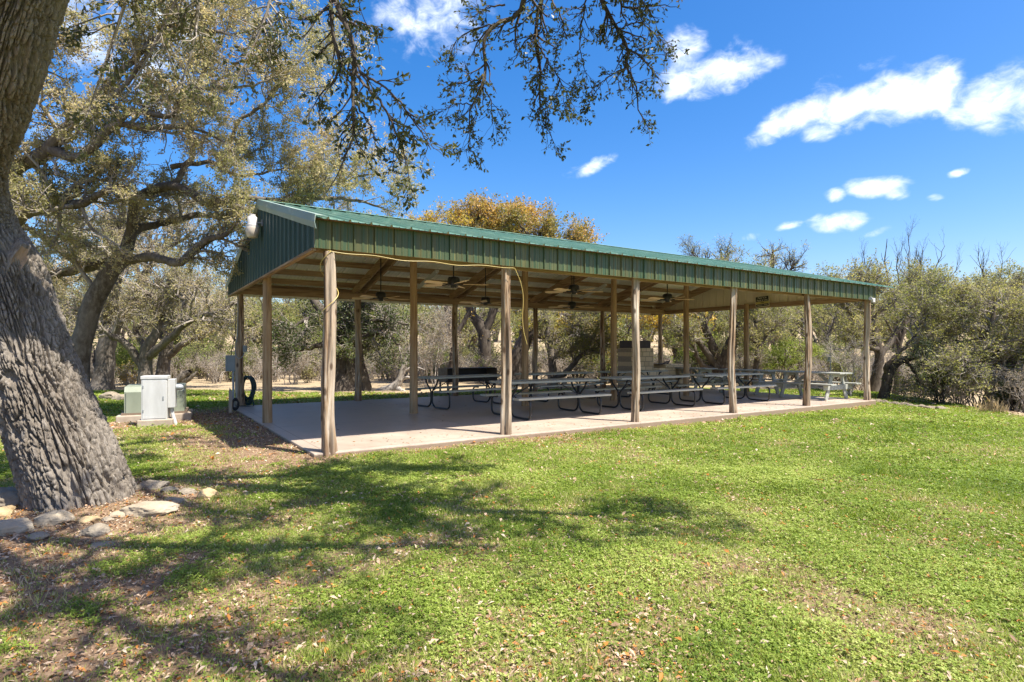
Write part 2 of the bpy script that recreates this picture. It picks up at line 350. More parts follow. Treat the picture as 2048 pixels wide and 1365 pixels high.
class MB:
    """collects simple shapes into ONE mesh"""
    def __init__(s): s.v, s.f, s.n = [], [], 0
    def add(s, V, Fc):
        V = np.asarray(V, float)
        for f in Fc: s.f.append([i + s.n for i in f])
        s.v.append(V); s.n += len(V); return s
    def box(s, c, size, rot=None, bev=0.0):
        hx, hy, hz = (x / 2 for x in size)
        if bev <= 0:
            V = np.array([[x, y, z] for x in (-hx, hx) for y in (-hy, hy) for z in (-hz, hz)])
            Fc = [(0, 1, 3, 2), (4, 6, 7, 5), (0, 4, 5, 1), (2, 3, 7, 6), (0, 2, 6, 4), (1, 5, 7, 3)]
        else:
            b = min(bev, hx * .9, hy * .9, hz * .9)
            import bmesh
            bm = bmesh.new(); bmesh.ops.create_cube(bm, size=1)
            bmesh.ops.scale(bm, vec=(size[0], size[1], size[2]), verts=bm.verts)
            bmesh.ops.bevel(bm, geom=bm.edges[:], offset=b, segments=2, profile=0.6, affect='EDGES')
            V = np.array([v.co[:] for v in bm.verts]); bm.verts.index_update()
            Fc = [[v.index for v in f.verts] for f in bm.faces]; bm.free()
        if rot is not None: V = V @ np.array(Matrix(rot).to_3x3()).T
        return s.add(V + np.asarray(c, float), Fc)
    def bar(s, a, b, wd, ht, up=(0, 0, 1)):
        a = np.asarray(a, float); b = np.asarray(b, float); d = b - a; Ln = np.linalg.norm(d); x = d / Ln
        u = np.asarray(up, float); y = np.cross(u, x); y /= np.linalg.norm(y); z = np.cross(x, y)
        V = np.array([[i * Ln, j * wd / 2, k * ht / 2] for i in (0, 1) for j in (-1, 1) for k in (-1, 1)])
        V = a + V[:, :1] * x + V[:, 1:2] * y + V[:, 2:] * z
        return s.add(V, [(0, 1, 3, 2), (4, 6, 7, 5), (0, 4, 5, 1), (2, 3, 7, 6), (0, 2, 6, 4), (1, 5, 7, 3)])
    def tube(s, pts, rad, sides=10, cap=True):
        P = np.asarray(pts, float); n = len(P); r = np.full(n, rad) if np.isscalar(rad) else np.asarray(rad, float)
        V, Q = tubes(P[None], r[None], sides)
        Fc = [tuple(q) for q in Q]
        if cap: Fc += [tuple(range(sides))[::-1], tuple(range((n - 1) * sides, n * sides))]
        return s.add(V, Fc)
    def lathe(s, prof, c=(0, 0, 0), sides=24):
        prof = np.asarray(prof, float); a = np.linspace(0, 2 * math.pi, sides, endpoint=False)
        V = np.array([[r * math.cos(t), r * math.sin(t), z] for r, z in prof for t in a]) + np.asarray(c, float)
        Fc = []
        for i in range(len(prof) - 1):
            for j in range(sides):
                k = (j + 1) % sides; Fc.append((i * sides + j, i * sides + k, (i + 1) * sides + k, (i + 1) * sides + j))
        Fc += [tuple(range(sides))[::-1], tuple(range((len(prof) - 1) * sides, len(prof) * sides))]
        return s.add(V, Fc)
    def build(s, name, mat, parent=None, smooth=False):
        me = bpy.data.meshes.new(name); me.from_pydata([tuple(x) for x in np.concatenate(s.v)], [], s.f)
        if smooth:
            me.polygons.foreach_set('use_smooth', np.ones(len(me.polygons), bool))
        me.materials.append(mat); me.update()
        if smooth:
            try: me.set_sharp_from_angle(angle=R(40))
            except Exception: pass
        return link(bpy.data.objects.new(name, me), parent)

def tubes(P, Rd, sides):
    """batch of polylines P (B,n,3), radii (B,n) -> verts, quads"""
    B, n, _ = P.shape
    T = np.empty_like(P); T[:, 1:-1] = P[:, 2:] - P[:, :-2]; T[:, 0] = P[:, 1] - P[:, 0]; T[:, -1] = P[:, -1] - P[:, -2]
    T /= np.linalg.norm(T, axis=2, keepdims=True) + 1e-9
    ref = np.where(np.abs(T[:, :1, 2:3]) > 0.85, np.array([1.0, 0, 0]), np.array([0, 0, 1.0]))
    U = np.empty_like(P)
    u = ref[:, 0] - T[:, 0] * np.sum(ref[:, 0] * T[:, 0], 1, keepdims=True)
    for k in range(n):
        u = u - T[:, k] * np.sum(u * T[:, k], 1, keepdims=True); u = u / (np.linalg.norm(u, axis=1, keepdims=True) + 1e-9); U[:, k] = u
    Wv = np.cross(T, U)
    a = np.linspace(0, 2 * math.pi, sides, endpoint=False)
    V = P[:, :, None, :] + Rd[:, :, None, None] * (np.cos(a)[None, None, :, None] * U[:, :, None, :] + np.sin(a)[None, None, :, None] * Wv[:, :, None, :])
    i = np.arange(n - 1)[:, None] * sides; j = np.arange(sides)[None]; jn = (j + 1) % sides
    q = np.stack([i + j, i + jn, i + sides + jn, i + sides + j], -1).reshape(-1, 4)
    Q = (np.arange(B)[:, None, None] * n * sides + q[None]).reshape(-1, 4)
    return V.reshape(-1, 3), Q

def resample(P, n):
    P = np.asarray(P, float)
    # Catmull-Rom then even spacing
    Q = np.vstack([2 * P[0] - P[1], P, 2 * P[-1] - P[-2]]); out = []
    for i in range(1, len(Q) - 2):
        for t in np.linspace(0, 1, 8, endpoint=False):
            a, b, c, d = Q[i - 1:i + 3]
            out.append(0.5 * (2 * b + (c - a) * t + (2 * a - 5 * b + 4 * c - d) * t * t + (3 * b - a - 3 * c + d) * t ** 3))
    out.append(P[-1]); out = np.array(out)
    d = np.concatenate([[0], np.cumsum(np.linalg.norm(np.diff(out[:, :3], axis=0), axis=1))])
    s = np.linspace(0, d[-1], n)
    return np.stack([np.interp(s, d, out[:, k]) for k in range(out.shape[1])], 1)

# ------------------------------------------------------------------ trees
LIGHT = np.array([0.42, -0.25, 0.87])          # leaves face the light
def unit(v): return v / (np.linalg.norm(v, axis=-1, keepdims=True) + 1e-9)

def spawn(P, Rd, count, tmin, length, ang, rr, n, wander, trop, g, weight=None, lenfall=0.4, rmin=0.002):
    """child branches on a batch of parent polylines"""
    B, m, _ = P.shape
    Ls = np.linalg.norm(np.diff(P, axis=1), axis=2).sum(1)
    pw = Ls if weight is None else weight * Ls
    idx = g.choice(B, count, p=pw / pw.sum())
    t = tmin + (1 - tmin) * g.random(count)
    ft = t * (m - 1); k = np.minimum(ft.astype(int), m - 2); fr = (ft - k)[:, None]
    p0 = P[idx, k] * (1 - fr) + P[idx, k + 1] * fr
    r0 = Rd[idx, k] * (1 - fr[:, 0]) + Rd[idx, k + 1] * fr[:, 0]
    tan = unit(P[idx, k + 1] - P[idx, k])
    rnd = unit(g.normal(size=(count, 3))); side = unit(np.cross(tan, rnd))
    a = np.radians(g.uniform(ang[0], ang[1], count))[:, None]
    d = unit(tan * np.cos(a) + side * np.sin(a) + np.asarray(trop))
    ln = g.uniform(length[0], length[1], count) * (1 - lenfall * t)
    st = (ln / (n - 1))[:, None]
    pts = [p0]
    for q in range(n - 1):
        d = unit(d + wander * g.normal(size=(count, 3)) + 0.25 * np.asarray(trop)); pts.append(pts[-1] + d * st)
    C = np.stack(pts, 1)
    rs = np.minimum(r0 * rr, ln * 0.035 + rmin)
    CR = rs[:, None] * np.linspace(1, 0.35, n)[None] + rmin * 0.3
    return C, CR

def leaf_quads(P, D, size, wid, g, up=0.4, tint=None):
    """one folded quad per leaf"""
    n = len(P); s = size * g.uniform(0.65, 1.25, n)[:, None]
    d = unit(D + 0.9 * g.normal(size=(n, 3)))
    nr = unit(g.normal(size=(n, 3)) + 2.0 * up * LIGHT); x = unit(np.cross(d, nr)); nr = np.cross(x, d)
    hw = s * wid * 0.5
    V = np.stack([P, P + d * s * 0.5 + x * hw + nr * s * 0.08, P + d * s, P + d * s * 0.5 - x * hw + nr * s * 0.08], 1).reshape(-1, 3)
    Q = np.arange(4 * n).reshape(n, 4)
    return V, Q, np.repeat(tint if tint is not None else g.random(n), 4)

class Tree:
    def __init__(s, seed): s.g = np.random.default_rng(seed); s.wood = []; s.leaf = []; s.lim = []
    def limb(s, P, n=20, jit=0.0):
        """P list of (x,y,z,r)"""
        Q = resample(np.asarray(P, float), n)
        if jit: Q[1:-1, :3] += s.g.normal(size=(n - 2, 3)) * jit
        s.lim.append(Q); return Q
    def arrays(s): return np.stack([q[:, :3] for q in s.lim]), np.stack([q[:, 3] for q in s.lim])
    def addwood(s, P, Rd, sides): s.wood.append((P, Rd, sides))
    def leaves(s, P, count, size, wid=0.5, tmin=0.1, spread=0.02, up=0.4, shift=0.0, scale=1.0):
        g = s.g; B, m, _ = P.shape
        idx = g.integers(0, B, count); t = tmin + (1 - tmin) * g.random(count); ft = t * (m - 1); k = np.minimum(ft.astype(int), m - 2); fr = (ft - k)[:, None]
        p = P[idx, k] * (1 - fr) + P[idx, k + 1] * fr + g.normal(size=(count, 3)) * spread
        d = unit(P[idx, k + 1] - P[idx, k])
        cl = g.random(B)[idx]
        cn = fbm(p * 0.9, 5, 2)
        tint = np.clip(0.45 * g.random(count) + 0.3 * cl + 0.9 * (cn - 0.5) + 0.12 + shift, 0, 1) * scale
        s.leaf.append(leaf_quads(p, d, size, wid, g, up, tint))
    def wood_arrays(s):
        V, Q, o = [], [], 0
        for P, Rd, sd in s.wood:
            v, q = tubes(P, Rd, sd); V.append(v); Q.append(q + o); o += len(v)
        return np.concatenate(V), np.concatenate(Q)
    def leaf_arrays(s):
        V, Q, T, o = [], [], [], 0
        for v, q, t in s.leaf: V.append(v); Q.append(q + o); T.append(t); o += len(v)
        return np.concatenate(V), np.concatenate(Q), np.concatenate(T)
    def build(s, root, bark, leafm, base, twig=None):
        b = np.asarray(base, float)
        w_all = s.wood
        if w_all and not s.leaf: V, Q = s.wood_arrays(); from_arrays('trunk', V - b, [Q], bark, root, smooth=True); w_all = []
        if w_all:
            s.wood = w_all[:1]; V, Q = s.wood_arrays(); from_arrays('trunk', V - b, [Q], bark, root, smooth=True)
        if len(w_all) > 1:
            s.wood = w_all[1:]; V, Q = s.wood_arrays(); from_arrays('branches', V - b, [Q], twig or bark, root, smooth=True)
        s.wood = w_all
        if s.leaf:
            V, Q, T = s.leaf_arrays(); from_arrays('crown', V - b, [Q], leafm, root, tint=T)

def auto_crown(T, n1, n2, n3, nleaf, size, l1=(1.2, 2.2), l2=(0.6, 1.1), l3=(0.25, 0.5), trop=(0, 0, 0.25), tmin=0.3, wid=0.55, weight=None, shift=0.0, wander=0.22, up=0.4, scale=1.0, sides=6):
    P, Rd = T.arrays(); g = T.g
    T.addwood(P, Rd, 10)
    A, Ar = spawn(P, Rd, n1, tmin, l1, (35, 75), 0.6, 8, wander, trop, g, weight); T.addwood(A, Ar, sides)
    P2 = np.concatenate([A, resample_batch(P, 8)]); R2 = np.concatenate([Ar, Rd[:, np.linspace(0, Rd.shape[1] - 1, 8).astype(int)]])
    w2 = np.concatenate([np.full(len(A), 1.0), np.full(len(P), 0.12)])
    B, Br = spawn(P2, R2, n2, 0.2, l2, (30, 75), 0.6, 5, wander, trop, g, w2); T.addwood(B, Br, 4)
    P3 = np.concatenate([B, A[:, [0, 2, 4, 6, 7]]]); R3 = np.concatenate([Br, Ar[:, [0, 2, 4, 6, 7]]])
    w3 = np.concatenate([np.full(len(B), 1.0), np.full(len(A), 0.4)])
    C, Cr = spawn(P3, R3, n3, 0.15, l3, (25, 80), 0.6, 4, wander, np.asarray(trop) * 0.5, g, w3); T.addwood(C, Cr, 3)
    if nleaf: T.leaves(C, nleaf, size, wid, 0.1, size * 0.6, up, shift, scale)
    return A, B, C

def resample_batch(P, n):
    idx = np.linspace(0, P.shape[1] - 1, n).astype(int); return P[:, idx]

def px(seq):
    """(px,py,Y,r) picture samples of a limb at its own distance -> x,y,z,r"""
    return [tuple(at(a, b, Y)) + (r,) for a, b, Y, r in seq]

# ================================================================== sky, sun, camera
w_ = bpy.data.worlds.new("World"); SC.world = w_; w_.use_nodes = True
nt = w_.node_tree; nt.nodes.clear(); L = nt.links
SUN_EL, SUN_AZ = 61.0, 120.7
sky = nt.nodes.new('ShaderNodeTexSky'); sky.sky_type = 'NISHITA'; sky.sun_disc = False
sky.sun_elevation = R(SUN_EL); sky.sun_rotation = R(SUN_AZ); sky.altitude = 300; sky.air_density = 1.0; sky.dust_density = 2.0; sky.ozone_density = 1.6
hs = nd(nt, 'ShaderNodeHueSaturation', Saturation=1.46, Value=1.0); L.new(sky.outputs[0], hs.inputs['Color'])
tn = mixc(nt, 1.0, hs.outputs[0], (0.96, 0.93, 1.03), 'MULTIPLY')
tc = nt.nodes.new('ShaderNodeTexCoord'); sp = nt.nodes.new('ShaderNodeSeparateXYZ'); L.new(tc.outputs['Generated'], sp.inputs[0])

def mth(op, a, b=None, clamp=False):
    n = nt.nodes.new('ShaderNodeMath'); n.operation = op; n.use_clamp = clamp
    for i, v in enumerate((a, b)):
        if v is None: continue
        if hasattr(v, 'node'): L.new(v, n.inputs[i])
        else: n.inputs[i].default_value = v
    return n.outputs[0]
az = mth('ARCTAN2', sp.outputs[0], sp.outputs[1]); el = mth('ARCSINE', sp.outputs[2])
cb = nt.nodes.new('ShaderNodeCombineXYZ'); L.new(az, cb.inputs[0]); L.new(mth('MULTIPLY', el, 1.5), cb.inputs[1])
def sn(scale, detail, rough, dist=0.0):
    n = nd(nt, 'ShaderNodeTexNoise', Scale=scale, Detail=detail, Roughness=rough, Distortion=dist); L.new(cb.outputs[0], n.inputs['Vector']); return n.outputs['Fac']
n_big = sn(15.0, 7, 0.55, 0.4); n_fine = sn(34.0, 6, 0.62, 0.8)
# (px, py, half width, half height, tilt, weight): clouds as directions in the sky
CL = [(1418, 152, 105, 30, 4, 1.0), (1372, 108, 40, 36, 0, 0.75), (1352, 175, 42, 22, 0, 0.8), (1480, 98, 22, 16, 0, 0.4), (1530, 130, 30, 10, 0, 0.38),
      (1600, 232, 88, 26, 14, 1.0), (1545, 258, 50, 20, 25, 0.9), (1700, 218, 90, 32, 0, 1.0), (1640, 262, 45, 14, 0, 0.75), (1800, 195, 90, 42, 0, 1.0), (1880, 176, 52, 40, 0, 1.0), (1990, 200, 95, 46, 4, 1.0), (2060, 205, 60, 40, 0, 1.0),
      (1655, 172, 34, 16, 0, 0.45), (1755, 374, 62, 17, -4, 1.0), (1790, 385, 28, 14, -25, 0.9), (1666, 391, 24, 12, 0, 0.95), (1676, 444, 56, 17, 0, 1.0), (1655, 457, 26, 8, 0, 0.8), (1576, 453, 25, 7, 8, 0.7), (1498, 476, 20, 8, 5, 0.65),
      (1180, 336, 46, 11, 22, 0.72), (1140, 352, 22, 10, 30, 0.6), (1915, 347, 20, 6, 8, 0.6), (1870, 396, 14, 5, 0, 0.35), (1755, 463, 24, 5, 14, 0.35),
      (865, 38, 110, 48, 0, 0.5), (820, 10, 60, 40, 0, 0.4), (350, 60, 80, 70, 0, 0.7), (320, 150, 60, 60, 0, 0.7), (180, 70, 90, 60, 0, 0.6), (90, 260, 60, 30, 0, 0.5), (1750, 130, 26, 8, 0, 0.25)]
acc = None
for (cx_, cy_, rx, ry, tl, wt) in CL:
    d = np.array([(cx_ - 1024) / F, 1.0, -(cy_ - HY) / F]); d /= np.linalg.norm(d)
    a0, e0 = math.atan2(d[0], d[1]), math.asin(d[2])
    cyl = math.cos(math.atan((cx_ - 1024) / F)) ** 2
    fx = rx / F * cyl; fy = ry / F * math.cos(a0) * 1.15
    t = R(tl)
    u0 = mth('SUBTRACT', az, a0); v0 = mth('SUBTRACT', el, e0)
    u = mth('ADD', mth('MULTIPLY', u0, math.cos(t) / fx), mth('MULTIPLY', v0, math.sin(t) / fx))
    v = mth('ADD', mth('MULTIPLY', u0, -math.sin(t) / fy), mth('MULTIPLY', v0, math.cos(t) / fy))
    # flatter below than above
    d2 = mth('ADD', mth('MULTIPLY', u, u), mth('MULTIPLY', v, v))
    m_ = mth('MULTIPLY', mth('SUBTRACT', 1.35, d2), wt)
    acc = m_ if acc is None else mth('SMOOTH_MAX', acc, m_)
    if acc.node.operation == 'SMOOTH_MAX': acc.node.inputs[2].default_value = 0.25
nz = mth('ADD', mth('MULTIPLY', mth('SUBTRACT', n_big, 0.5), 3.6), mth('MULTIPLY', mth('SUBTRACT', n_fine, 0.5), 1.7))
dens = mth('ADD', acc, nz)
mr = nt.nodes.new('ShaderNodeMapRange'); mr.interpolation_type = 'SMOOTHSTEP'; L.new(dens, mr.inputs[0]); mr.inputs[1].default_value = -0.15; mr.inputs[2].default_value = 2.0
gate = nt.nodes.new('ShaderNodeMapRange'); gate.interpolation_type = 'SMOOTHSTEP'; L.new(acc, gate.inputs[0]); gate.inputs[1].default_value = -0.9; gate.inputs[2].default_value = 0.25
mask = mth('MULTIPLY', mr.outputs[0], gate.outputs[0], True)
mixn = nt.nodes.new('ShaderNodeMix'); mixn.data_type = 'RGBA'; L.new(mask, mixn.inputs[0]); L.new(tn, mixn.inputs[6]); L.new(ramp(nt, mth('ADD', mth('MULTIPLY', dens, 0.28), mth('MULTIPLY', n_big, 0.35)), [(0.15, (5.0, 5.6, 6.9)), (0.42, (6.1, 6.5, 7.1)), (0.75, (7.2, 7.3, 7.5))]), mixn.inputs[7])
bg = nt.nodes.new('ShaderNodeBackground'); L.new(mixn.outputs[2], bg.inputs[0]); bg.inputs[1].default_value = 0.106
wo = nt.nodes.new('ShaderNodeOutputWorld'); L.new(bg.outputs[0], wo.inputs[0])

sl = bpy.data.lights.new('sun', 'SUN'); sl.energy = 5.0; sl.angle = R(0.53); sl.color = (1.0, 0.94, 0.85)
so = link(bpy.data.objects.new('sun', sl))
sd = Vector((math.sin(R(SUN_AZ)) * math.cos(R(SUN_EL)), math.cos(R(SUN_AZ)) * math.cos(R(SUN_EL)), math.sin(R(SUN_EL))))
so.rotation_euler = (-sd).to_track_quat('-Z', 'Y').to_euler(); so.location = (10, -6, 20)

cam = bpy.data.cameras.new('camera'); cam.sensor_width = 36.0; cam.lens = 36.0 * F / 2048.0; cam.shift_y = (HY - 682.5) / 2048.0
cam.clip_start = 0.05; cam.clip_end = 3000
co = link(bpy.data.objects.new('camera', cam)); co.location = (0, 0, CAMH); co.rotation_euler = (R(90), 0, 0); SC.camera = co
SC.view_settings.view_transform = 'Standard'; SC.view_settings.look = 'None'; SC.view_settings.exposure = 1.16; SC.view_settings.gamma = 1.0
SC.cycles.max_bounces = 8; SC.cycles.diffuse_bounces = 5; SC.cycles.transparent_max_bounces = 4; SC.cycles.use_denoising = True; SC.cycles.denoising_prefilter = 'NONE'

# ================================================================== ground
def axis_grid(lo, hi, near_lo, near_hi, fine):
    a = list(np.arange(near_lo, near_hi + 1e-6, fine))
    s, x = fine, near_hi
    while x < hi: s *= 1.25; x += s; a.append(x)
    s, x = fine, near_lo
    while x > lo: s *= 1.25; x -= s; a.insert(0, x)
    return np.array(a)
gx = axis_grid(-1500, 1500, -30, 34, 0.25); gy = axis_grid(-200, 1800, -4, 40, 0.25)
X, Y = np.meshgrid(gx, gy, indexing='ij'); Z = ground_z(X, Y)
Z = np.minimum(Z, 9 + 0.002 * np.hypot(X, Y))
nx, ny = X.shape
i, j = np.meshgrid(np.arange(nx - 1), np.arange(ny - 1), indexing='ij'); b0 = (i * ny + j).ravel()
Q = np.stack([b0, b0 + ny, b0 + ny + 1, b0 + 1], 1)

def green_amt(x, y):
    """how much of the ground is green growth (0..1): bare soil at the drip line and under the trees"""
    l, w = lw(x, y)
    rt = sstep(-1.5, 3.5, x) * sstep(2.5, 5, y)
    g = 0.64 + 0.12 * rt + (0.6 - 0.35 * rt) * (n2(x, y, 0.55, 21, 3) - 0.5) + 0.65 * (n2(x, y, 2.2, 22, 3) - 0.5) + 0.5 * (n2(x, y, 7.0, 23, 2) - 0.5)
    g = g + 0.4 * sstep(8.0, 8.6, w) * sstep(-6, -2, l)
    g = g - 0.30 * sstep(0.8, -4.5, x) * sstep(7.5, 3.0, y)
    g = g + 0.10 * sstep(2.0, 7, x) * sstep(3, 6, y)
    g = g - 0.75 * np.exp(-((x + 4.0) ** 2 + (y - 5.3) ** 2) / 1.3)
    g = g - 0.42 * sstep(1.4, 0.1, np.abs(l + 0.7)) * sstep(-1.8, 0.5, w) * sstep(10, 7, w)
    g = g - 0.38 * sstep(0.75, 0.1, -w) * sstep(16, 15, l) * sstep(-1, 0, l)
    g = g - 0.4 * np.exp(-((x + 7.4) ** 2 + (y - 11.2) ** 2) / 1.6)
    return np.clip(g, 0, 1)

def dry_amt(x, y):
    l, w = lw(x, y)
    edge = 21.2 + 1.2 * np.sin(x * 0.35) + 0.10 * x + 1.5 * (n2(x, y, 0.4, 31, 2) - 0.5)
    d = sstep(edge - 0.5, edge + 0.7, y)
    return np.clip(np.maximum(d, sstep(12.6, 13.8, x + 0.35 * (17 - y)) * 0.9 * sstep(3, 9, y)), 0, 1)
from_arrays('ground', np.stack([X, Y, Z], -1).reshape(-1, 3), [Q], M['ground'], smooth=True, attrs={'green': green_amt(X, Y).ravel(), 'dry': dry_amt(X, Y).ravel()})['kind'] = 'structure'

# slab (local frame of the pavilion: x along the length, y across)
PAV = (float(CX), float(CY), 0.0)
b = MB(); b.box((LEN / 2 + 0.02, W / 2, -0.15), (LEN + 0.4, W + 0.32, 0.30), bev=0.02)
o = b.build('concrete_slab', M['slab']); o.location = PAV; o.rotation_euler = (0, 0, YAW); o['kind'] = 'structure'

# ================================================================== pavilion
RIDGE_W, RIDGE_Z, SLOPE = 3.95, 4.34, 0.263
W0, W1, L0, L1 = -0.30, 8.55, -0.20, 16.4
def zr(w): return RIDGE_Z - SLOPE * abs(w - RIDGE_W)
pav = thing('pavilion', 'long open-sided picnic pavilion with green metal roof on cedar posts over a concrete slab', 'pavilion', PAV, YAW)

def ribbed(u0, u1, pitch, fn, v0, v1, name, mat, h=0.022, nv=1, thick=0.0, phase=0.0):
    """ribbed sheet: u across the ribs, v along them, fn(u, v, height) -> xyz; v0, v1 numbers or functions of u"""
    us, hs_ = [], []
    k0 = math.floor((u0 - phase) / pitch)
    k = k0
    while phase + k * pitch < u1 + pitch:
        p0 = phase + k * pitch
        for du, hh in ((0.0, 0), (pitch * 0.28, 0), (pitch * 0.30, 0.25), (pitch * 0.34, 0.25), (pitch * 0.36, 0), (pitch * 0.60, 0), (pitch * 0.62, 0.25), (pitch * 0.66, 0.25), (pitch * 0.68, 0), (pitch * 0.86, 0), (pitch * 0.90, 1.0), (pitch * 0.95, 1.0), (pitch * 0.99, 0)):
            us.append(p0 + du); hs_.append(hh * h)
        k += 1
    us = np.array(us); hs_ = np.array(hs_)
    keep = (us >= u0) & (us <= u1); hu = np.interp([u0, u1], us, hs_)
    us = np.concatenate([[u0], us[keep], [u1]]); hs_ = np.concatenate([[hu[0]], hs_[keep], [hu[1]]])
    V, Fc = [], []
    for q in range(nv + 1):
        for u, hh in zip(us, hs_):
            a = v0(u) if callable(v0) else v0; bb = v1(u) if callable(v1) else v1
            V.append(fn(u, a + (bb - a) * q / nv, hh))
    n = len(us)
    for q in range(nv):
        for p in range(n - 1): Fc.append((q * n + p, q * n + p + 1, (q + 1) * n + p + 1, (q + 1) * n + p))
    return MB().add(V, Fc).build(name, mat, pav)

nrm = 1 / math.hypot(1, SLOPE)
def near_slope(off):
    return lambda u, v, h: (u, v - SLOPE * nrm * (h + off), zr(v) + nrm * (h + off))
def back_slope(off):
    return lambda u, v, h: (u, v + SLOPE * nrm * (h + off), zr(v) + nrm * (h + off))
ribbed(L0, L1, 0.305, near_slope(0), W0, RIDGE_W, 'roof_panel', M['roof_green'], 0.03, 4)
ribbed(L0, L1, 0.305, back_slope(0), RIDGE_W, W1, 'roof_panel', M['roof_green'], 0.03, 4)
ribbed(L0, L1, 0.305, near_slope(-0.008), W0 + 0.01, RIDGE_W, 'ceiling_panel', M['white_metal'], 0.03, 1)
ribbed(L0, L1, 0.305, back_slope(-0.008), RIDGE_W, W1 - 0.01, 'ceiling_panel', M['white_metal'], 0.03, 1)
b = MB()
for sg in (-1, 1):
    V = [(L0 - .01, RIDGE_W, RIDGE_Z + .05), (L1 + .01, RIDGE_W, RIDGE_Z + .05), (L1 + .01, RIDGE_W + sg * .16, RIDGE_Z + .05 - .16 * SLOPE), (L0 - .01, RIDGE_W + sg * .16, RIDGE_Z + .05 - .16 * SLOPE),
         (L0 - .01, RIDGE_W, RIDGE_Z + .042), (L1 + .01, RIDGE_W, RIDGE_Z + .042), (L1 + .01, RIDGE_W + sg * .16, RIDGE_Z + .042 - .16 * SLOPE), (L0 - .01, RIDGE_W + sg * .16, RIDGE_Z + .042 - .16 * SLOPE)]
    b.add(V, [(0, 1, 2, 3), (4, 5, 6, 7), (2, 3, 7, 6), (0, 3, 7, 4), (1, 2, 6, 5)])
b.build('ridge_cap', M['roof_green'], pav)
FB = 2.835
# fascias (outer stained green sheet and inner pale sheet)
ribbed(-0.17, 15.41, 0.305, lambda u, v, h: (u, -0.165 - h, v), FB, zr(-0.165) - 0.035, 'fascia', M['fascia_green'], 0.026, phase=0.1)
ribbed(-0.17, 15.41, 0.305, lambda u, v, h: (u, -0.158 - h, v), FB, zr(-0.165) - 0.035, 'fascia_liner', M['white_metal'], 0.026, phase=0.1)
ribbed(-0.17, 15.41, 0.305, lambda u, v, h: (u, 8.365 + h, v), FB, zr(8.365) - 0.035, 'fascia', M['fascia_green'], 0.026)
ribbed(-0.17, 15.41, 0.305, lambda u, v, h: (u, 8.357 + h, v), FB, zr(8.365) - 0.035, 'fascia_liner', M['white_metal'], 0.026)
# gables
for lx, sg in ((-0.175, -1), (15.415, 1)):
    top = lambda u: zr(u) - 0.03
    ribbed(-0.165, 8.365, 0.305, lambda u, v, h, lx=lx, sg=sg: (lx + sg * h, u, v), FB, top, 'gable_panel', M['gable_green'], 0.026, phase=0.05)
    ribbed(-0.165, 8.365, 0.305, lambda u, v, h, lx=lx, sg=sg: (lx - sg * 0.008 + sg * h, u, v), FB, top, 'gable_liner', M['tan_metal'], 0.026, phase=0.05)
# rake trims: folded strips hanging over the roof edge
for lx, sg in ((L0 - 0.012, -1),):
    for a, c_, e in ((W0 - 0.06, RIDGE_W, 0.19), (RIDGE_W, W1 + 0.03, 0.17)):
        b = MB()
        ws = np.linspace(a, c_, 13)
        V, Fc = [], []
        for q, ww in enumerate(ws):
            z = zr(ww) + 0.045; wob = 0.006 * math.sin(q * 2.1)
            V += [(lx + 0.13, ww, z), (lx, ww, z + 0.004), (lx - 0.012 + wob, ww, z - e * 0.55), (lx + 0.01 + wob, ww, z - e), (lx + 0.016 + wob, ww, z - e), (lx - 0.006 + wob, ww, z - e * 0.55), (lx + 0.006, ww, z - 0.004), (lx + 0.13, ww, z - 0.006)]
        for q in range(len(ws) - 1):
            for k in range(8):
                k2 = (k + 1) % 8; Fc.append((q * 8 + k, q * 8 + k2, (q + 1) * 8 + k2, (q + 1) * 8 + k))
        Fc += [tuple(range(8)), tuple(range((len(ws) - 1) * 8, len(ws) * 8))]
        b.add(V, Fc); b.build('rake_trim', M['rake_trim'], pav)
b = MB(); b.bar((15.47, W0, zr(W0) - 0.02), (15.47, W0 + 0.05, zr(W0 + .05) - 0.02), 0.02, 0.02)
# bottom trims of sheet walls
b = MB(); b.bar((-0.15, -0.13, FB + 0.018), (15.40, -0.13, FB + 0.018), 0.04, 0.03); b.build('bottom_trim', M['lumber_x'], pav)
b = MB(); b.bar((-0.17, -0.13, FB - 0.014), (-0.17, 8.36, FB - 0.014), 0.06, 0.035); b.build('bottom_trim', M['lumber_y'], pav)
# purlins
for ww in (0.1, 0.85, 1.6, 2.35, 3.1, 3.8, 4.12, 4.85, 5.6, 6.35, 7.1, 7.75, 8.25):
    b = MB(); z = zr(ww) - 0.035 - 0.075; b.bar((-0.12, ww, z), (15.36, ww, z), 0.042, 0.14); b.build('purlin', M['lumber_x'], pav)
# eave beams between the posts
for ww, z in ((0.09, 2.91), (W - 0.12, 2.925)):
    b = MB(); b.bar((-0.12, ww, z), (15.36, ww, z), 0.045, 0.19); b.build('beam', M['lumber_x'], pav)
for lx in (-0.1, 15.34):
    b = MB(); b.bar((lx, -0.1, 2.90), (lx, 8.3, 2.90), 0.045, 0.15); b.build('beam', M['lumber_y'], pav)
# rafters
for k in range(6):
    lx = k * BAY + (0.13 if k == 0 else -0.13 if k == 5 else 0.115)
    for a, c_ in ((0.05, RIDGE_W - 0.02), (RIDGE_W + 0.02, W + 0.1)):
        b = MB()
        offs = (-0.0,) if k in (0, 5) else (-0.23, 0.0)
        for of in offs:
            b.bar((lx + of, a, zr(a) - 0.29), (lx + of, c_, zr(c_) - 0.29), 0.045, 0.22)
        b.build('rafter', M['lumber_y'], pav)
b = MB(); b.bar((-0.12, RIDGE_W - 0.001, RIDGE_Z - 0.27), (15.36, RIDGE_W - 0.001, RIDGE_Z - 0.27), 0.032, 0.24); b.build('ridge_beam', M['lumber_x'], pav)

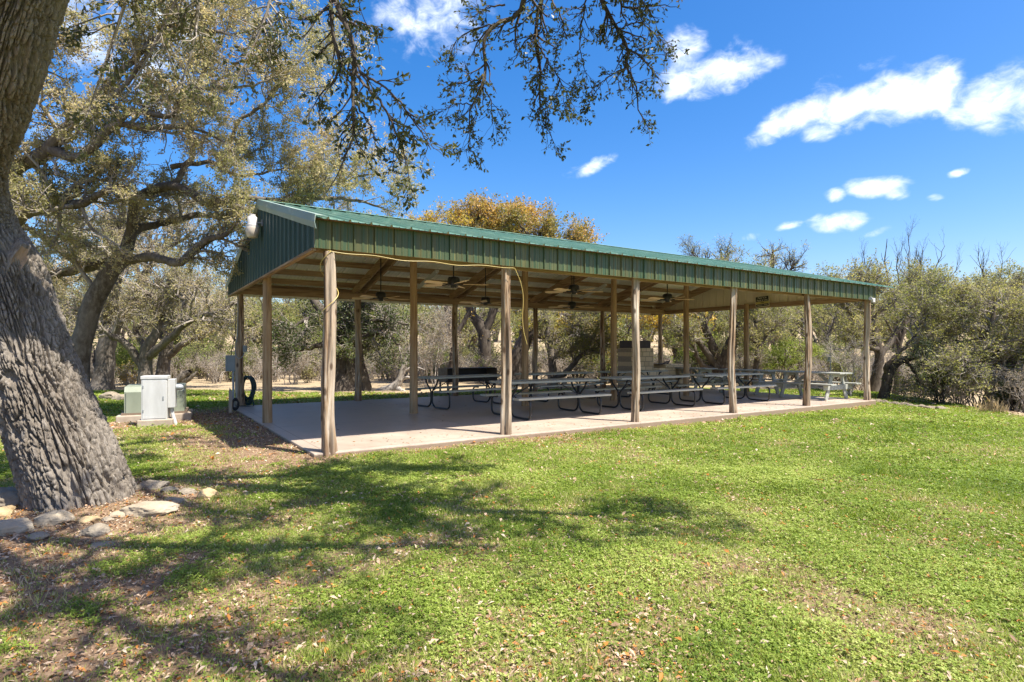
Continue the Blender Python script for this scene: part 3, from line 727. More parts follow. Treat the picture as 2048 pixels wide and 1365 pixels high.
def cedar_post(x, y, r, top, seed, knob=1.0, lean=(0, 0), zb=-0.08):
    n, sd = 110, 44
    t = np.linspace(0, 1, n); z = zb + (top - zb) * t
    a = np.linspace(0, 2 * math.pi, sd, endpoint=False)
    A, Zz = np.meshgrid(a, z)
    p = np.stack([np.cos(A) * 1.3 + seed * 7.7, np.sin(A) * 1.3, Zz * 0.8], -1)
    fl = 1 + knob * (0.95 * (fbm(p, 3, 4) - 0.5) + 0.13 * np.sin(A * 3 + seed + Zz * 0.9) + 0.07 * np.sin(A * 5 + seed * 2.3 - Zz * 1.7) + 0.5 * np.clip(fbm(p * np.array([2.2, 2.2, 1.1]) + 9, 8, 2) - 0.66, 0, 1))
    fl = fl + knob * (0.13 * (fbm(p * np.array([5, 5, 1.0]), 25, 3) - .5) + 0.22 * (fbm(p * np.array([3.2, 3.2, 2.6]) + 5, 29, 3) - .5))
    gro = np.abs(np.sin(A * 4 + 4.5 * fbm(p * np.array([.6, .6, 1.4]), 15, 2))) ** 0.35
    fl = fl - knob * 0.22 * (1 - gro)
    rr = r * fl * (1.10 - 0.18 * t[:, None]) * (1 + 0.12 * knob * np.exp(-(Zz / 0.25) ** 2))
    ox = knob * 0.017 * np.sin(z * 2.3 + seed) + lean[0] * t; oy = knob * 0.017 * np.cos(z * 1.9 + seed * 2) + lean[1] * t
    V = np.stack([x + ox[:, None] + rr * np.cos(A), y + oy[:, None] + rr * np.sin(A), Zz], -1).reshape(-1, 3)
    ii, jj = np.meshgrid(np.arange(n - 1), np.arange(sd), indexing='ij'); j2 = (jj + 1) % sd
    Qd = np.stack([ii * sd + jj, ii * sd + j2, (ii + 1) * sd + j2, (ii + 1) * sd + jj], -1).reshape(-1, 4)
    return from_arrays('post', V, [Qd], M['cedar_z'] if knob > 0.5 else M['pole_z'], pav, smooth=True)
for k in range(6):
    cedar_post(k * BAY + (0.04 if k == 0 else 0), -0.02 - (0.1 if k == 0 else 0.0), 0.080 if k == 0 else 0.076, FB - 0.03 if k == 0 else FB + 0.25, 3.1 + k * 1.7)
    cedar_post(k * BAY, W, 0.08, 3.02, 21.3 + k * 2.1)
    cedar_post(k * BAY - (0.05 if k == 0 else 0), 3.86, 0.084, zr(3.86) - 0.15 if k not in (0, 5) else 3.0, 40 + k, 0.12)

def pl(l, w, z=0.0): return S(l, w, z)

# strip lights under the back slope
for q, l_ in enumerate((4.65, 10.75)):
    t = thing('strip_light', ('twin strip light under the ceiling between the first two near-row fans', 'twin strip light under the ceiling behind the third near-row fan')[q], 'strip light', pl(l_, 6.6, zr(6.6) - 0.32), YAW, 'strip lights under the pavilion roof')
    t.location.z = zr(6.6) - 0.24
    b = MB(); b.bar((0, -0.65, 0.65 * SLOPE), (0, 0.65, -0.65 * SLOPE), 0.10, 0.05); b.build('housing', M['white_paint'], t)
    for dx in (-0.03, 0.03):
        b = MB(); b.tube([(dx, -0.62, 0.62 * SLOPE - 0.04), (dx, 0.62, -0.62 * SLOPE - 0.04)], 0.013, 8); b.build('tube', M['white_paint'], t)

# ceiling fans
def make_fan(name_label, loc, rot, drop):
    t = thing('ceiling_fan', name_label, 'ceiling fan', loc, rot, 'ceiling fans hanging under the pavilion roof')
    MB().tube([(0, 0, 0.06), (0, 0, drop)], 0.014, 10).build('downrod', M['fan_black'], t, True)
    MB().lathe([(0.015, drop - 0.12), (0.06, drop - 0.07), (0.075, drop), (0.05, drop + 0.01)], sides=20).build('canopy', M['fan_black'], t, True)
    MB().lathe([(0.03, 0.11), (0.10, 0.095), (0.125, 0.06), (0.125, -0.04), (0.10, -0.075), (0.06, -0.085), (0.055, -0.12), (0.02, -0.125)], sides=24).build('motor', M['fan_black'], t, True)
    for k in range(5):
        a = k * 2 * math.pi / 5; ca, sa = math.cos(a), math.sin(a)
        prof = [(0.20, -0.06), (0.66, -0.08), (0.715, -0.055), (0.73, 0), (0.715, 0.055), (0.66, 0.08), (0.20, 0.06)]
        V = []
        for zt in (0.0, 0.008):
            for x, y in prof: V.append((ca * x - sa * y, sa * x + ca * y, -0.055 + zt + 0.2 * y))
        n = len(prof); Fc = [tuple(range(n))[::-1], tuple(range(n, 2 * n))] + [(q, (q + 1) % n, n + (q + 1) % n, n + q) for q in range(n)]
        bl = MB().add(V, Fc).build('blade', M['blade'], t)
        MB().bar((ca * 0.10, sa * 0.10, -0.058), (ca * 0.27, sa * 0.27, -0.068), 0.05, 0.012).build('blade_bracket', M['fan_black'], bl)
    return t
FANS = [(3.3, 2.4, 2.84, 0.15, 'black ceiling fan hanging nearest, in front of the second pole of the middle row'),
        (6.5, 2.4, 2.87, 0.2, 'near-row ceiling fan with tan blades right of the second cedar post'),
        (9.71, 2.4, 2.83, 0.0, 'near-row ceiling fan with tan blades closest to the far gable'),
        (2.81, 5.3, 2.74, 0.5, 'back-row ceiling fan between the corner post and the brown middle pole'),
        (5.78, 5.3, 2.76, 0.9, 'back-row ceiling fan just left of the second cedar post'),
        (8.79, 5.3, 2.77, 0.3, 'back-row ceiling fan low behind the middle fan of the near row')]
for l_, w_f, z_, rt, lab in FANS:
    make_fan(lab, pl(l_, w_f, z_), rt, zr(w_f) - 0.18 - z_)

# ------------------------------------------------------------------ metal-framed picnic tables
GRP = 'metal-framed picnic tables in two rows under the pavilion'
def make_metal_table(label):
    t = thing('picnic_table', label, 'picnic table', (0, 0, 0), 0, GRP)
    b = MB()
    for k in range(4): b.box((0, -0.285 + k * 0.19, 0.745), (2.44, 0.182, 0.042), bev=0.006)
    b.build('tabletop', M['bench_grey'], t)
    for sg in (-1, 1):
        b = MB(); b.box((0, sg * 0.66, 0.435), (2.44, 0.245, 0.042), bev=0.006); b.build('bench_seat', M['bench_grey'], t)
    for fx in (-0.93, 0.93):
        for sg in (-1, 1):
            P = [(fx, sg * 0.34, 0.715), (fx, sg * 0.27, 0.70), (fx, sg * 0.245, 0.64), (fx, sg * 0.21, 0.585), (fx, sg * 0.06, 0.44), (fx, sg * 0.03, 0.37), (fx, sg * 0.028, 0.19), (fx, sg * 0.05, 0.10), (fx, sg * 0.13, 0.036), (fx, sg * 0.24, 0.024), (fx, sg * 0.62, 0.024), (fx, sg * 0.71, 0.04), (fx, sg * 0.755, 0.10), (fx, sg * 0.76, 0.30), (fx, sg * 0.735, 0.375), (fx, sg * 0.66, 0.405), (fx, sg * 0.52, 0.405)]
            b = MB(); b.tube(resample(P, 44), 0.0215, 10); b.build('frame_tube', M['black_tube'], t, True)
        b = MB(); b.bar((fx, -0.33, 0.718), (fx, 0.33, 0.718), 0.035, 0.012); b.build('top_rail', M['black_tube'], t)
    for fx in (-0.93, 0.93):
        b = MB(); b.tube([(fx, 0, 0.40), (fx * 0.33, 0, 0.715)], 0.011, 8); b.build('brace', M['black_tube'], t)
    return t
TABS = [(5.36, 1.98, -0.008, 'nearest metal-framed picnic table, long grey top seen just right of the second cedar post'),
        (8.52, 2.03, 0.022, 'metal-framed grey picnic table crossing behind the third cedar post, middle of the near row'),
        (11.5, 1.96, -0.03, 'metal-framed grey picnic table behind the fourth cedar post, last of the near row'),
        (4.82, 4.85, 0.14, 'metal-framed grey picnic table of the back row, standing in front of the black steel grill'),
        (8.05, 5.15, 0.08, 'metal-framed picnic table of the back row, between steel grill and stone barbecue'),
        (11.05, 5.0, 0.03, 'metal-framed grey picnic table standing directly in front of the stone barbecue')]
t0 = make_metal_table(TABS[0][3]); t0.location = pl(TABS[0][0], TABS[0][1], 0.002); t0.rotation_euler = (0, 0, YAW + TABS[0][2])
for l_, w_t, rt, lab in TABS[1:]: dup(t0, pl(l_, w_t, 0.002), YAW + rt, lab)

# timber A-frame picnic tables at the far end
GRT = 'timber A-frame picnic tables at the far end of the pavilion'
def make_timber_table(label):
    t = thing('timber_picnic_table', label, 'picnic table', (0, 0, 0), 0, GRT)
    b = MB()
    for k in range(5): b.box((0, -0.292 + k * 0.146, 0.755), (1.95, 0.138, 0.038), bev=0.006)
    b.build('tabletop', M['bench_wood'], t)
    for sg in (-1, 1):
        b = MB()
        for k in range(2): b.box((0, sg * (0.60 + k * 0.146), 0.445), (1.95, 0.138, 0.038), bev=0.006)
        b.build('bench_seat', M['bench_wood'], t)
    for fx in (-0.68, 0.68):
        for sg in (-1, 1):
            b = MB(); b.bar((fx, sg * 0.56, 0.0), (fx, sg * 0.235, 0.735), 0.14, 0.038, up=(1, 0, 0)); b.build('leg', M['bench_wood'], t)
        sx = 0.04 if fx > 0 else -0.04
        b = MB(); b.bar((fx + sx, -0.75, 0.355), (fx + sx, 0.75, 0.355), 0.038, 0.14); b.build('cross_beam', M['bench_wood'], t)
        b = MB(); b.bar((fx + sx, -0.33, 0.69), (fx + sx, 0.33, 0.69), 0.038, 0.09); b.build('top_cleat', M['bench_wood'], t)
        b = MB(); b.bar((fx - sx * 0.7, 0, 0.33), (fx * 0.25, 0, 0.72), 0.038, 0.09); b.build('brace', M['bench_wood'], t)
    return t
t1 = make_timber_table('timber A-frame picnic table with pale sunlit end, beside the last two cedar posts'); t1.location = pl(14.72, 1.25, 0.002); t1.rotation_euler = (0, 0, YAW + R(90))
dup(t1, pl(14.78, 3.45, 0.002), YAW + R(87.5), 'middle one of the three grey timber A-frame picnic tables, below the black sign')
dup(t1, pl(14.75, 5.9, 0.002), YAW + R(92.5), 'timber A-frame picnic table farthest from the lawn, next to the stone barbecue')

# ------------------------------------------------------------------ stone barbecue with chimney
g_ = thing('stone_barbecue', 'limestone block barbecue with square chimney, black steel cap and side counter', 'barbecue', pl(12.2, 6.6, 0.0), YAW)
def stonebox(name, c, size, parent=g_):
    b = MB(); b.box(c, size, bev=0.02); return b.build(name, M['limestone'], parent)
stonebox('chimney', (0.55, 0, 0.745), (1.08, 0.72, 1.49))
b = MB(); b.box((0.53, 0, 1.62), (0.93, 0.6, 0.27), bev=0.01); b.box((0.53, 0, 1.505), (0.85, 0.52, 0.03)); b.build('chimney_cap', M['cap_steel'], g_)
stonebox('firebox', (1.66, 0.02, 0.39), (1.14, 0.78, 0.78))
stonebox('counter', (2.30, 0.0, 0.845), (1.36, 0.9, 0.115))
stonebox('pillar', (2.66, 0, 0.392), (0.5, 0.78, 0.784))
b = MB(); b.box((1.75, -0.05, 0.91), (0.62, 0.5, 0.02)); b.bar((1.6, -0.28, 0.92), (1.95, -0.28, 1.01), 0.03, 0.03); b.bar((1.88, -0.28, 0.92), (2.02, -0.28, 1.04), 0.03, 0.03); b.build('grate', M['pit_steel'], g_)

# steel charcoal grill on legs behind the slab
p0 = pl(6.02, 8.06, 0); pit = thing('steel_grill', 'long soot-black open steel charcoal grill on legs with a rusty tan end plate', 'grill', (p0[0], p0[1], float(ground_z(p0[0], p0[1]))), YAW)
gz0 = 0.06
b = MB(); b.box((0.9, 0.62, 0.62 + gz0), (1.80, 0.02, 0.42)); b.box((0.9, 0.31, 0.42 + gz0), (1.80, 0.60, 0.02)); b.box((0.9, 0.0, 0.47 + gz0), (1.80, 0.02, 0.12)); b.box((0.9, 0.33, 0.84 + gz0), (1.84, 0.62, 0.015)); b.build('firebox', M['pit_steel'], pit)
for x in (-0.012, 1.812):
    b = MB(); b.box((x, 0.31, 0.63 + gz0), (0.02, 0.66, 0.44)); b.build('end_plate', M['pit_side'], pit)
b = MB()
for k in range(16): b.bar((0.05, 0.05 + k * 0.035, 0.60 + gz0), (1.75, 0.05 + k * 0.035, 0.60 + gz0), 0.01, 0.01)
b.build('grate', M['grey_steel'], pit)
for x in (0.03, 1.77):
    for y in (0.04, 0.58):
        b = MB(); b.box((x, y, 0.205 + gz0), (0.045, 0.045, 0.41)); b.build('leg', M['pit_side'], pit)
    b = MB(); b.bar((x, 0.04, 0.16 + gz0), (x + (0.35 if x < 1 else -0.35), 0.04, 0.40 + gz0), 0.03, 0.03); b.build('brace', M['pit_steel'], pit)

# ------------------------------------------------------------------ sign on the far gable
def local_frame(o, mat3, loc):
    o.matrix_world = Matrix.Translation(Vector(loc)) @ mat3.to_4x4()
base = Matrix.Rotation(YAW, 3, 'Z') @ Matrix(((0, 0, -1), (-1, 0, 0), (0, 1, 0)))
sg_ = thing('wall_sign', 'small black and yellow notice with cream border hung inside the far gable', 'sign')
sg_.rotation_mode = 'QUATERNION'; sg_.location = pl(15.30, 3.25, 3.03); sg_.rotation_quaternion = (base @ Matrix.Rotation(R(3), 3, 'Z')).to_quaternion()
sg_.location = pl(15.22, 3.25, 3.03)
def rrect(w, h, r, z0, z1, cx=0, cy=0):
    pts = []
    for qx, qy, a0 in ((1, 1, 0), (-1, 1, 90), (-1, -1, 180), (1, -1, 270)):
        for s_ in range(5):
            a = R(a0 + s_ * 22.5); pts.append((cx + qx * (w / 2 - r) + r * math.cos(a), cy + qy * (h / 2 - r) + r * math.sin(a)))
    n = len(pts); V = [(x, y, z0) for x, y in pts] + [(x, y, z1) for x, y in pts]
    return V, [tuple(range(n))[::-1], tuple(range(n, 2 * n))] + [(q, (q + 1) % n, n + (q + 1) % n, n + q) for q in range(n)]
MB().add(*rrect(0.50, 0.36, 0.03, 0, 0.008)).build('board', M['sign_cream'], sg_)
MB().add(*rrect(0.46, 0.165, 0.02, 0.008, 0.011, 0, 0.085)).build('upper_panel', M['sign_black'], sg_)
MB().add(*rrect(0.47, 0.065, 0.004, 0.008, 0.011, 0, -0.037)).build('yellow_band', M['sign_yellow'], sg_)
MB().add(*rrect(0.46, 0.075, 0.02, 0.008, 0.011, 0, -0.115)).build('lower_panel', M['sign_black'], sg_)
def text(body, size, x, y, mat, parent, z=0.012):
    cu = bpy.data.curves.new('lettering', 'FONT'); cu.body = body; cu.size = size; cu.align_x = 'CENTER'; cu.align_y = 'CENTER'; cu.extrude = 0.0008; cu.offset = 0.0012
    tmp = bpy.data.objects.new('tmp', cu); me = bpy.data.meshes.new_from_object(tmp); bpy.data.objects.remove(tmp); me.materials.clear(); me.materials.append(mat)
    o = link(bpy.data.objects.new('lettering', me), parent); o.location = (x, y, z); return o
text('Pack It In', 0.085, 0, 0.125, M['sign_cream'], sg_); text('Pack It Out', 0.085, 0, 0.045, M['sign_cream'], sg_)
b = MB(); b.box((0, -0.037, 0.012), (0.13, 0.02, 0.002)); b.build('fine_print', M['sign_black'], sg_)
b = MB(); b.box((-0.09, -0.115, 0.012), (0.19, 0.014, 0.002)); b.box((0.12, -0.115, 0.012), (0.14, 0.014, 0.002)); b.build('fine_print', M['sign_cream'], sg_)

# yard light on the near gable
yl = thing('yard_light', 'white yard light with ribbed tan lens on a short arm of the near gable', 'lamp', pl(-0.36, 3.6, 3.56), YAW)
MB().lathe([(0.055, 0.40), (0.058, 0.44), (0.03, 0.445)], sides=20).build('photocell', M['white_paint'], yl, True)
MB().lathe([(0.115, 0.185), (0.12, 0.235), (0.095, 0.245), (0.092, 0.375), (0.07, 0.40), (0.03, 0.402)], sides=24).build('housing', M['white_paint'], yl, True)
MB().lathe([(0.125, 0.185), (0.128, 0.16), (0.115, 0.09), (0.092, 0.01), (0.08, 0.0), (0.02, -0.002)], sides=24).build('lens', M['lens'], yl, True)
b = MB(); b.tube([(0.08, 0, 0.29), (0.20, 0, 0.30)], 0.02, 10); b.box((0.165, 0, 0.30), (0.02, 0.09, 0.12)); b.build('arm', M['grey_steel'], yl, True)

# small floodlight box at the far corner
fl_ = thing('floodlight', 'small white twin-head floodlight under the fascia at the far near corner', 'lamp', pl(15.12, -0.24, 2.80), YAW)
b = MB(); b.box((0, 0, 0.02), (0.12, 0.06, 0.12), bev=0.01); b.build('junction_box', M['white_paint'], fl_)
for dx in (-0.1,):
    b = MB(); b.lathe([(0.02, 0.0), (0.035, 0.03), (0.05, 0.1), (0.048, 0.105)], sides=16)
    o = b.build('lamp_head', M['white_paint'], fl_, True); o.location = (dx, -0.02, 0.04); o.rotation_euler = (0, R(-80), 0)

# ------------------------------------------------------------------ yellow cord along the near fascia
pts = []
for s_ in np.linspace(0, 3.1, 28): pts.append((s_, -0.20 - 0.01 * math.sin(s_ * 5), FB - 0.03 - 0.035 * abs(math.sin(s_ * 1.05)) - 0.012 * math.sin(s_ * 7)))
pts += [(3.12, -0.22, 2.74), (3.2, -0.24, 2.55), (3.25, -0.24, 2.3), (3.24, -0.23, 2.0), (3.26, -0.235, 1.75), (3.32, -0.25, 1.52)]
pre = []
for s_ in np.linspace(0, 1, 40):
    a = -math.pi * 0.5 - s_ * 2 * math.pi * 1.6; rr_ = 0.118 + 0.012 * s_
    pre.append((0.04 + rr_ * math.cos(a), -0.12 + rr_ * math.sin(a), 2.80 - 1.15 * s_))
cord = thing('extension_cord', 'yellow extension cord strung below the fascia and wound down the corner post', 'cord', PAV, YAW)
MB().tube(resample(np.array(pre[::-1] + pts), 160), 0.005, 6).build('cable', M['cord'], cord, True)

# ------------------------------------------------------------------ electrics on the back corner post
pb = pl(0, W, 0)
bx = thing('breaker_box', 'grey electrical breaker box on a conduit left of the back corner post', 'electrical box', (pb[0] - 0.19, pb[1] - 0.06, 0), 0.12)
b = MB(); b.box((0, 0, 1.09), (0.24, 0.13, 0.40), bev=0.012); b.build('cabinet', M['box_grey'], bx)
b = MB(); b.box((0.02, -0.07, 1.07), (0.18, 0.012, 0.30), bev=0.004); b.build('door', M['box_grey'], bx)
b = MB(); b.tube([(0.05, 0, 0.9), (0.05, 0, 0.5), (0.06, 0, -0.08)], 0.028, 10); b.build('conduit', M['grey_steel'], bx, True)
b = MB(); b.tube(resample([(0.0, 0, 1.28), (0.01, 0, 1.4), (0.05, 0.0, 1.6), (0.10, 0.0, 1.85), (0.12, 0, 2.6)], 24), 0.011, 6); b.build('cable', M['black_rubber'], bx, True)
sb_ = thing('outlet_box', 'small grey outlet box on the right side of the back corner post', 'electrical box', (pb[0] + 0.155, pb[1] - 0.04, 1.46), 0)
b = MB(); b.box((0, 0, 0), (0.09, 0.07, 0.16), bev=0.008); b.build('casing', M['box_grey'], sb_)
b = MB(); b.tube(resample([(-0.02, 0, -0.08), (-0.04, -0.03, -0.18), (-0.12, -0.09, -0.25), (-0.21, -0.08, -0.12), (-0.20, -0.09, 0.1), (-0.15, -0.09, 0.4), (-0.14, -0.09, 1.3)], 40), 0.010, 6); b.build('cable', M['grey_steel'], sb_, True)

hz = thing('garden_hose', 'dark green garden hose coiled and hung on the back corner post', 'hose', (pb[0] + 0.13, pb[1] + 0.05, 0), 0)
pts = []
g5 = np.random.default_rng(5)
for lp in range(15):
    rx = 0.125 + 0.07 * g5.random(); rzd = 0.22 + 0.2 * g5.random(); oy = 0.10 * (g5.random() - 0.5); ox = 0.05 * g5.random()
    for a in np.linspace(0, 2 * math.pi, 22, endpoint=False):
        s_ = math.sin(a); zz = 0.74 - 0.03 * g5.random() * 0 + (0.0 if s_ > 0 else 0)
        zc = 0.44; z = zc + ((0.27 + 0.055 * rx / 0.19) * s_ if s_ > 0 else rzd * s_)
        pts.append((ox + rx * math.cos(a) * (1.0 if s_ > -0.2 else 0.9), oy * (1.2 - s_) * 0.6 + 0.01 * lp, z))
P = np.array(pts); P[:, 2] = np.maximum(P[:, 2], 0.02)
MB().tube(P, 0.0145, 7).build('coil', M['hose'], hz, True)
b = MB(); b.tube(resample([(0.12, 0.03, 0.35), (0.16, 0.02, 0.18), (0.20, 0.0, 0.02), (0.12, -0.05, 0.0), (-0.05, -0.1, 0.015), (-0.2, -0.12, 0.015)], 30), 0.0145, 7); b.build('loose_end', M['hose'], hz, True)

sp_ = at(461, 828, 13.4)
gz_ = float(ground_z(sp_[0], sp_[1]))
stk = thing('wooden_stake', 'short weathered wooden stake with pointed top beside the breaker box', 'stake', (sp_[0], sp_[1], gz_), 0.3)
MB().add([(x * .035, y * .03, z) for z in (-.05, .50) for x, y in ((-1, -1), (1, -1), (1, 1), (-1, 1))] + [(-.02, .01, .60)], [(0, 1, 5, 4), (1, 2, 6, 5), (2, 3, 7, 6), (3, 0, 4, 7), (4, 5, 8), (5, 6, 8), (6, 7, 8), (7, 4, 8)]).build('post', M['stake'], stk)
pc = at(470, 815, 13.6)
cl_ = thing('tubing_coil', 'black irrigation tubing bundled on the ground between stake and back corner post', 'tubing', (pc[0], pc[1], float(ground_z(pc[0], pc[1]))), 0)
pts = []
for lp in range(7):
    rx = 0.05 + 0.05 * g5.random(); rz_ = 0.08 + 0.10 * g5.random(); tw = g5.random() * 0.8
    for a in np.linspace(0, 2 * math.pi, 18, endpoint=False): pts.append((rx * math.cos(a) * math.cos(tw), rx * math.cos(a) * math.sin(tw) + 0.05 * g5.random(), 0.19 + rz_ * math.sin(a)))
MB().tube(pts, 0.012, 6).build('coil', M['black_rubber'], cl_, True)

# ------------------------------------------------------------------ transformer and meter cabinet on the left
pt = at(308, 842, 11.9); gzt = float(ground_z(pt[0], pt[1]))
tf = thing('transformer', 'low pale green pad-mounted transformer box on a concrete pad', 'transformer', (pt[0] - 0.2, pt[1] + 0.42, gzt), 0.47)
b = MB(); b.box((0, 0, 0.03), (1.32, 1.05, 0.20), bev=0.02); b.build('pad', M['pad'], tf)
V = [(-.53, -.42, .13), (.53, -.42, .13), (.53, .42, .13), (-.53, .42, .13), (-.53, -.42, .60), (.53, -.42, .60), (.53, .42, .72), (-.53, .42, .72), (-.53, -.36, .70), (.53, -.36, .70)]
MB().add(V, [(0, 1, 5, 4), (1, 2, 6, 9, 5), (2, 3, 7, 6), (3, 0, 4, 8, 7), (4, 5, 9, 8), (8, 9, 6, 7), (0, 3, 2, 1)]).build('tank', M['cab_green'], tf)
b = MB(); b.box((0, -0.434, 0.38), (1.0, 0.022, 0.44), bev=0.008); dr = b.build('door', M['cab_green'], tf)
b = MB(); b.box((0, -0.447, 0.38), (0.012, 0.01, 0.42)); b.box((0.08, -0.452, 0.40), (0.05, 0.02, 0.10), bev=.004); b.build('latch', M['box_grey'], dr)
b = MB(); b.box((0, 0, 0.15), (1.16, 0.90, 0.05)); b.build('skirt', M['pit_side'], tf)
pcb = at(315, 857, 11.15); gzc = float(ground_z(pcb[0], pcb[1]))
pcb[0] += 0.02; pcb[1] -= 0.1; gzc -= 0.02
cb_ = thing('utility_cabinet', 'tall narrow off-white utility cabinet on a tan concrete plinth', 'utility cabinet', (pcb[0] - 0.1, pcb[1] + 0.18, gzc), 0.40)
b = MB(); b.box((0.02, 0, 0.03), (0.58, 0.5, 0.24), bev=0.015); b.build('plinth', M['pad'], cb_)
b = MB(); b.box((0, 0, 0.53), (0.425, 0.36, 0.80), bev=0.008); b.build('body', M['cab_white'], cb_)
b = MB(); b.box((0, 0, 0.955), (0.45, 0.385, 0.06), bev=0.008); b.build('lid', M['cab_white'], cb_)
b = MB(); b.box((0, -0.183, 0.54), (0.385, 0.010, 0.73), bev=0.003); dr = b.build('door', M['cab_white'], cb_)
b = MB(); b.box((0.15, -0.192, 0.56), (0.02, 0.012, 0.07)); b.box((-0.18, -0.190, 0.78), (0.016, 0.01, 0.05)); b.box((-0.18, -0.190, 0.32), (0.016, 0.01, 0.05)); b.build('handle', M['grey_steel'], dr)
b = MB(); b.box((0.275, 0.02, 0.64), (0.12, 0.26, 0.55), bev=0.006); b.build('meter_can', M['cab_white'], cb_)
o = MB().lathe([(0.062, 0), (0.062, 0.05), (0.055, 0.10), (0.03, 0.125)], sides=20).build('meter', M['grey_steel'], cb_, True); o.location = (0.34, 0.02, 0.75); o.rotation_euler = (0, R(90), 0)
b = MB(); b.tube([(0.27, -0.02, 0.36), (0.28, -0.03, 0.25), (0.35, -0.06, 0.0)], 0.035, 10); b.build('conduit', M['cab_white'], cb_, True)

# ================================================================== the big foreground oak
BG = thing('oak_tree', 'massive leaning oak with deeply furrowed bark at the left edge, boughs hanging over the lawn', 'tree', (-4.14, 5.62, float(ground_z(-4.14, 5.62))))
bb = np.array(BG.location)
TR = resample(np.array([1, 1, 1, 0.85]) * np.array([(-4.16, 5.66, -0.20, .53), (-4.19, 5.63, 0.02, .485), (-4.27, 5.60, 0.35, .455), (-4.42, 5.6, 0.71, .44), (-4.60, 5.6, 1.19, .42), (-4.79, 5.6, 1.72, .41), (-4.97, 5.6, 2.2, .42), (-5.16, 5.55, 2.64, .38), (-5.04, 5.3, 3.1, .37), (-4.60, 5.0, 3.5, .37), (-4.20, 4.75, 3.9, .37), (-3.94, 4.6, 4.3, .36), (-3.4, 4.4, 5.0, .34)]), 600)
def bark_trunk(TR, sides, depth, seed, name, mat, parent, base, roots=0.0):
    P, rr = TR[:, :3], TR[:, 3]
    V, Q = tubes(P[None], rr[None], sides)
    n = len(P); a = np.tile(np.linspace(0, 2 * math.pi, sides, endpoint=False), n); s = np.repeat(np.concatenate([[0], np.cumsum(np.linalg.norm(np.diff(P, axis=0), axis=1))]), sides)
    r = np.repeat(rr, sides); C = np.repeat(P, sides, axis=0); nrm_ = unit(V - C)
    rm = 0.45
    p = np.stack([np.cos(a) * rm, np.sin(a) * rm, s], 1)
    wob = np.stack([fbm(p * np.array([3, 3, 1.6]), seed, 3), fbm(p * np.array([3, 3, 1.6]), seed + 3, 3), fbm(p * np.array([3, 3, 2.5]), seed + 5, 3)], 1) - .5
    q = (p + wob * np.array([.14, .14, .2])) * np.array([22, 22, 2.0])
    f1, f2 = worley(q, seed)
    plate = sstep(0.05, 0.20, f2 - f1)
    h1, h2 = worley((p + wob * np.array([.2, .2, .15])) * np.array([15, 15, 8.5]), seed + 50); plate = np.minimum(plate, 0.6 + 0.4 * sstep(0.01, 0.09, h2 - h1))
    q2 = (p + wob * np.array([.1, .1, .2])) * np.array([38, 38, 13]); g1, g2 = worley(q2, seed + 30)
    fine = sstep(0.0, 0.45, g2 - g1)
    big = fbm(p * np.array([2.0, 2.0, 0.8]), seed + 9, 3) - 0.5
    d = depth * (plate - 0.75) + depth * 0.16 * (fine - .5) + depth * 0.42 * (fbm(p * np.array([34, 34, 22]), seed + 12, 4) - .5) + depth * 0.5 * (fbm(p * np.array([9, 9, 3]), seed + 17, 2) - .5) + 0.06 * big
    if roots: d = d + roots * np.exp(-np.clip(C[:, 2] + 0.15, 0, None) / 0.22) * (0.5 + 0.5 * np.cos(a * 5 + 1.0)) * 0.9
    V = V + nrm_ * d[:, None]
    return from_arrays(name, V - base, [Q], mat, parent, smooth=True, attrs={'plate': plate})
bark_trunk(TR, 520, 0.054, 4, 'trunk', M['bark_big'], BG, bb, 0.04)

# knot: a healed oval branch scar with a raised lip, on the camera side of the trunk
N_ = np.array([.875, -.48, 0.05]); T_ = np.array([.48, .875, 0.0]); U_ = np.array([0.16, 0.0, 1.0]); kc = np.array([-4.93, 5.6, 2.24]) + N_ * 0.335
V, Fc = [], []
prof = [(1.45, -0.09), (1.25, -0.01), (1.05, 0.035), (0.88, 0.042), (0.68, 0.02), (0.45, -0.005), (0.22, -0.012), (0.02, -0.014)]
for r_, h_ in prof:
    for a in np.linspace(0, 2 * math.pi, 40, endpoint=False):
        wv = 1 + 0.10 * math.sin(3 * a + 1) + 0.05 * math.sin(7 * a)
        x, z = r_ * 0.095 * math.cos(a) * wv, r_ * 0.24 * math.sin(a) * wv
        cv = h_ - 0.9 * x * x + 0.012 * math.sin(9 * a) * (r_ > .8)
        V.append(N_ * cv + T_ * (x + 0.25 * z) + U_ * z)
for q in range(len(prof) - 1):
    for k in range(40): Fc.append((q * 40 + k, q * 40 + (k + 1) % 40, (q + 1) * 40 + (k + 1) % 40, (q + 1) * 40 + k))
Fc.append(tuple(range((len(prof) - 1) * 40, len(prof) * 40)))
V = np.array(V) * 0.66; V[:160] += (V[:160] / (np.linalg.norm(V[:160], axis=1, keepdims=True) + .01)) * 0.05 * (fbm(V[:160] * 14, 3, 3) - .5)[:, None]
o = MB().add(V[:160], [f for f in Fc if max(f) < 160]).build('knot', M['bark_big'], BG, True); o.location = kc - bb
MB().add(V[120:], [tuple(i - 120 for i in f) for f in Fc if min(f) >= 120]).build('scar', M['scar'], o, True)

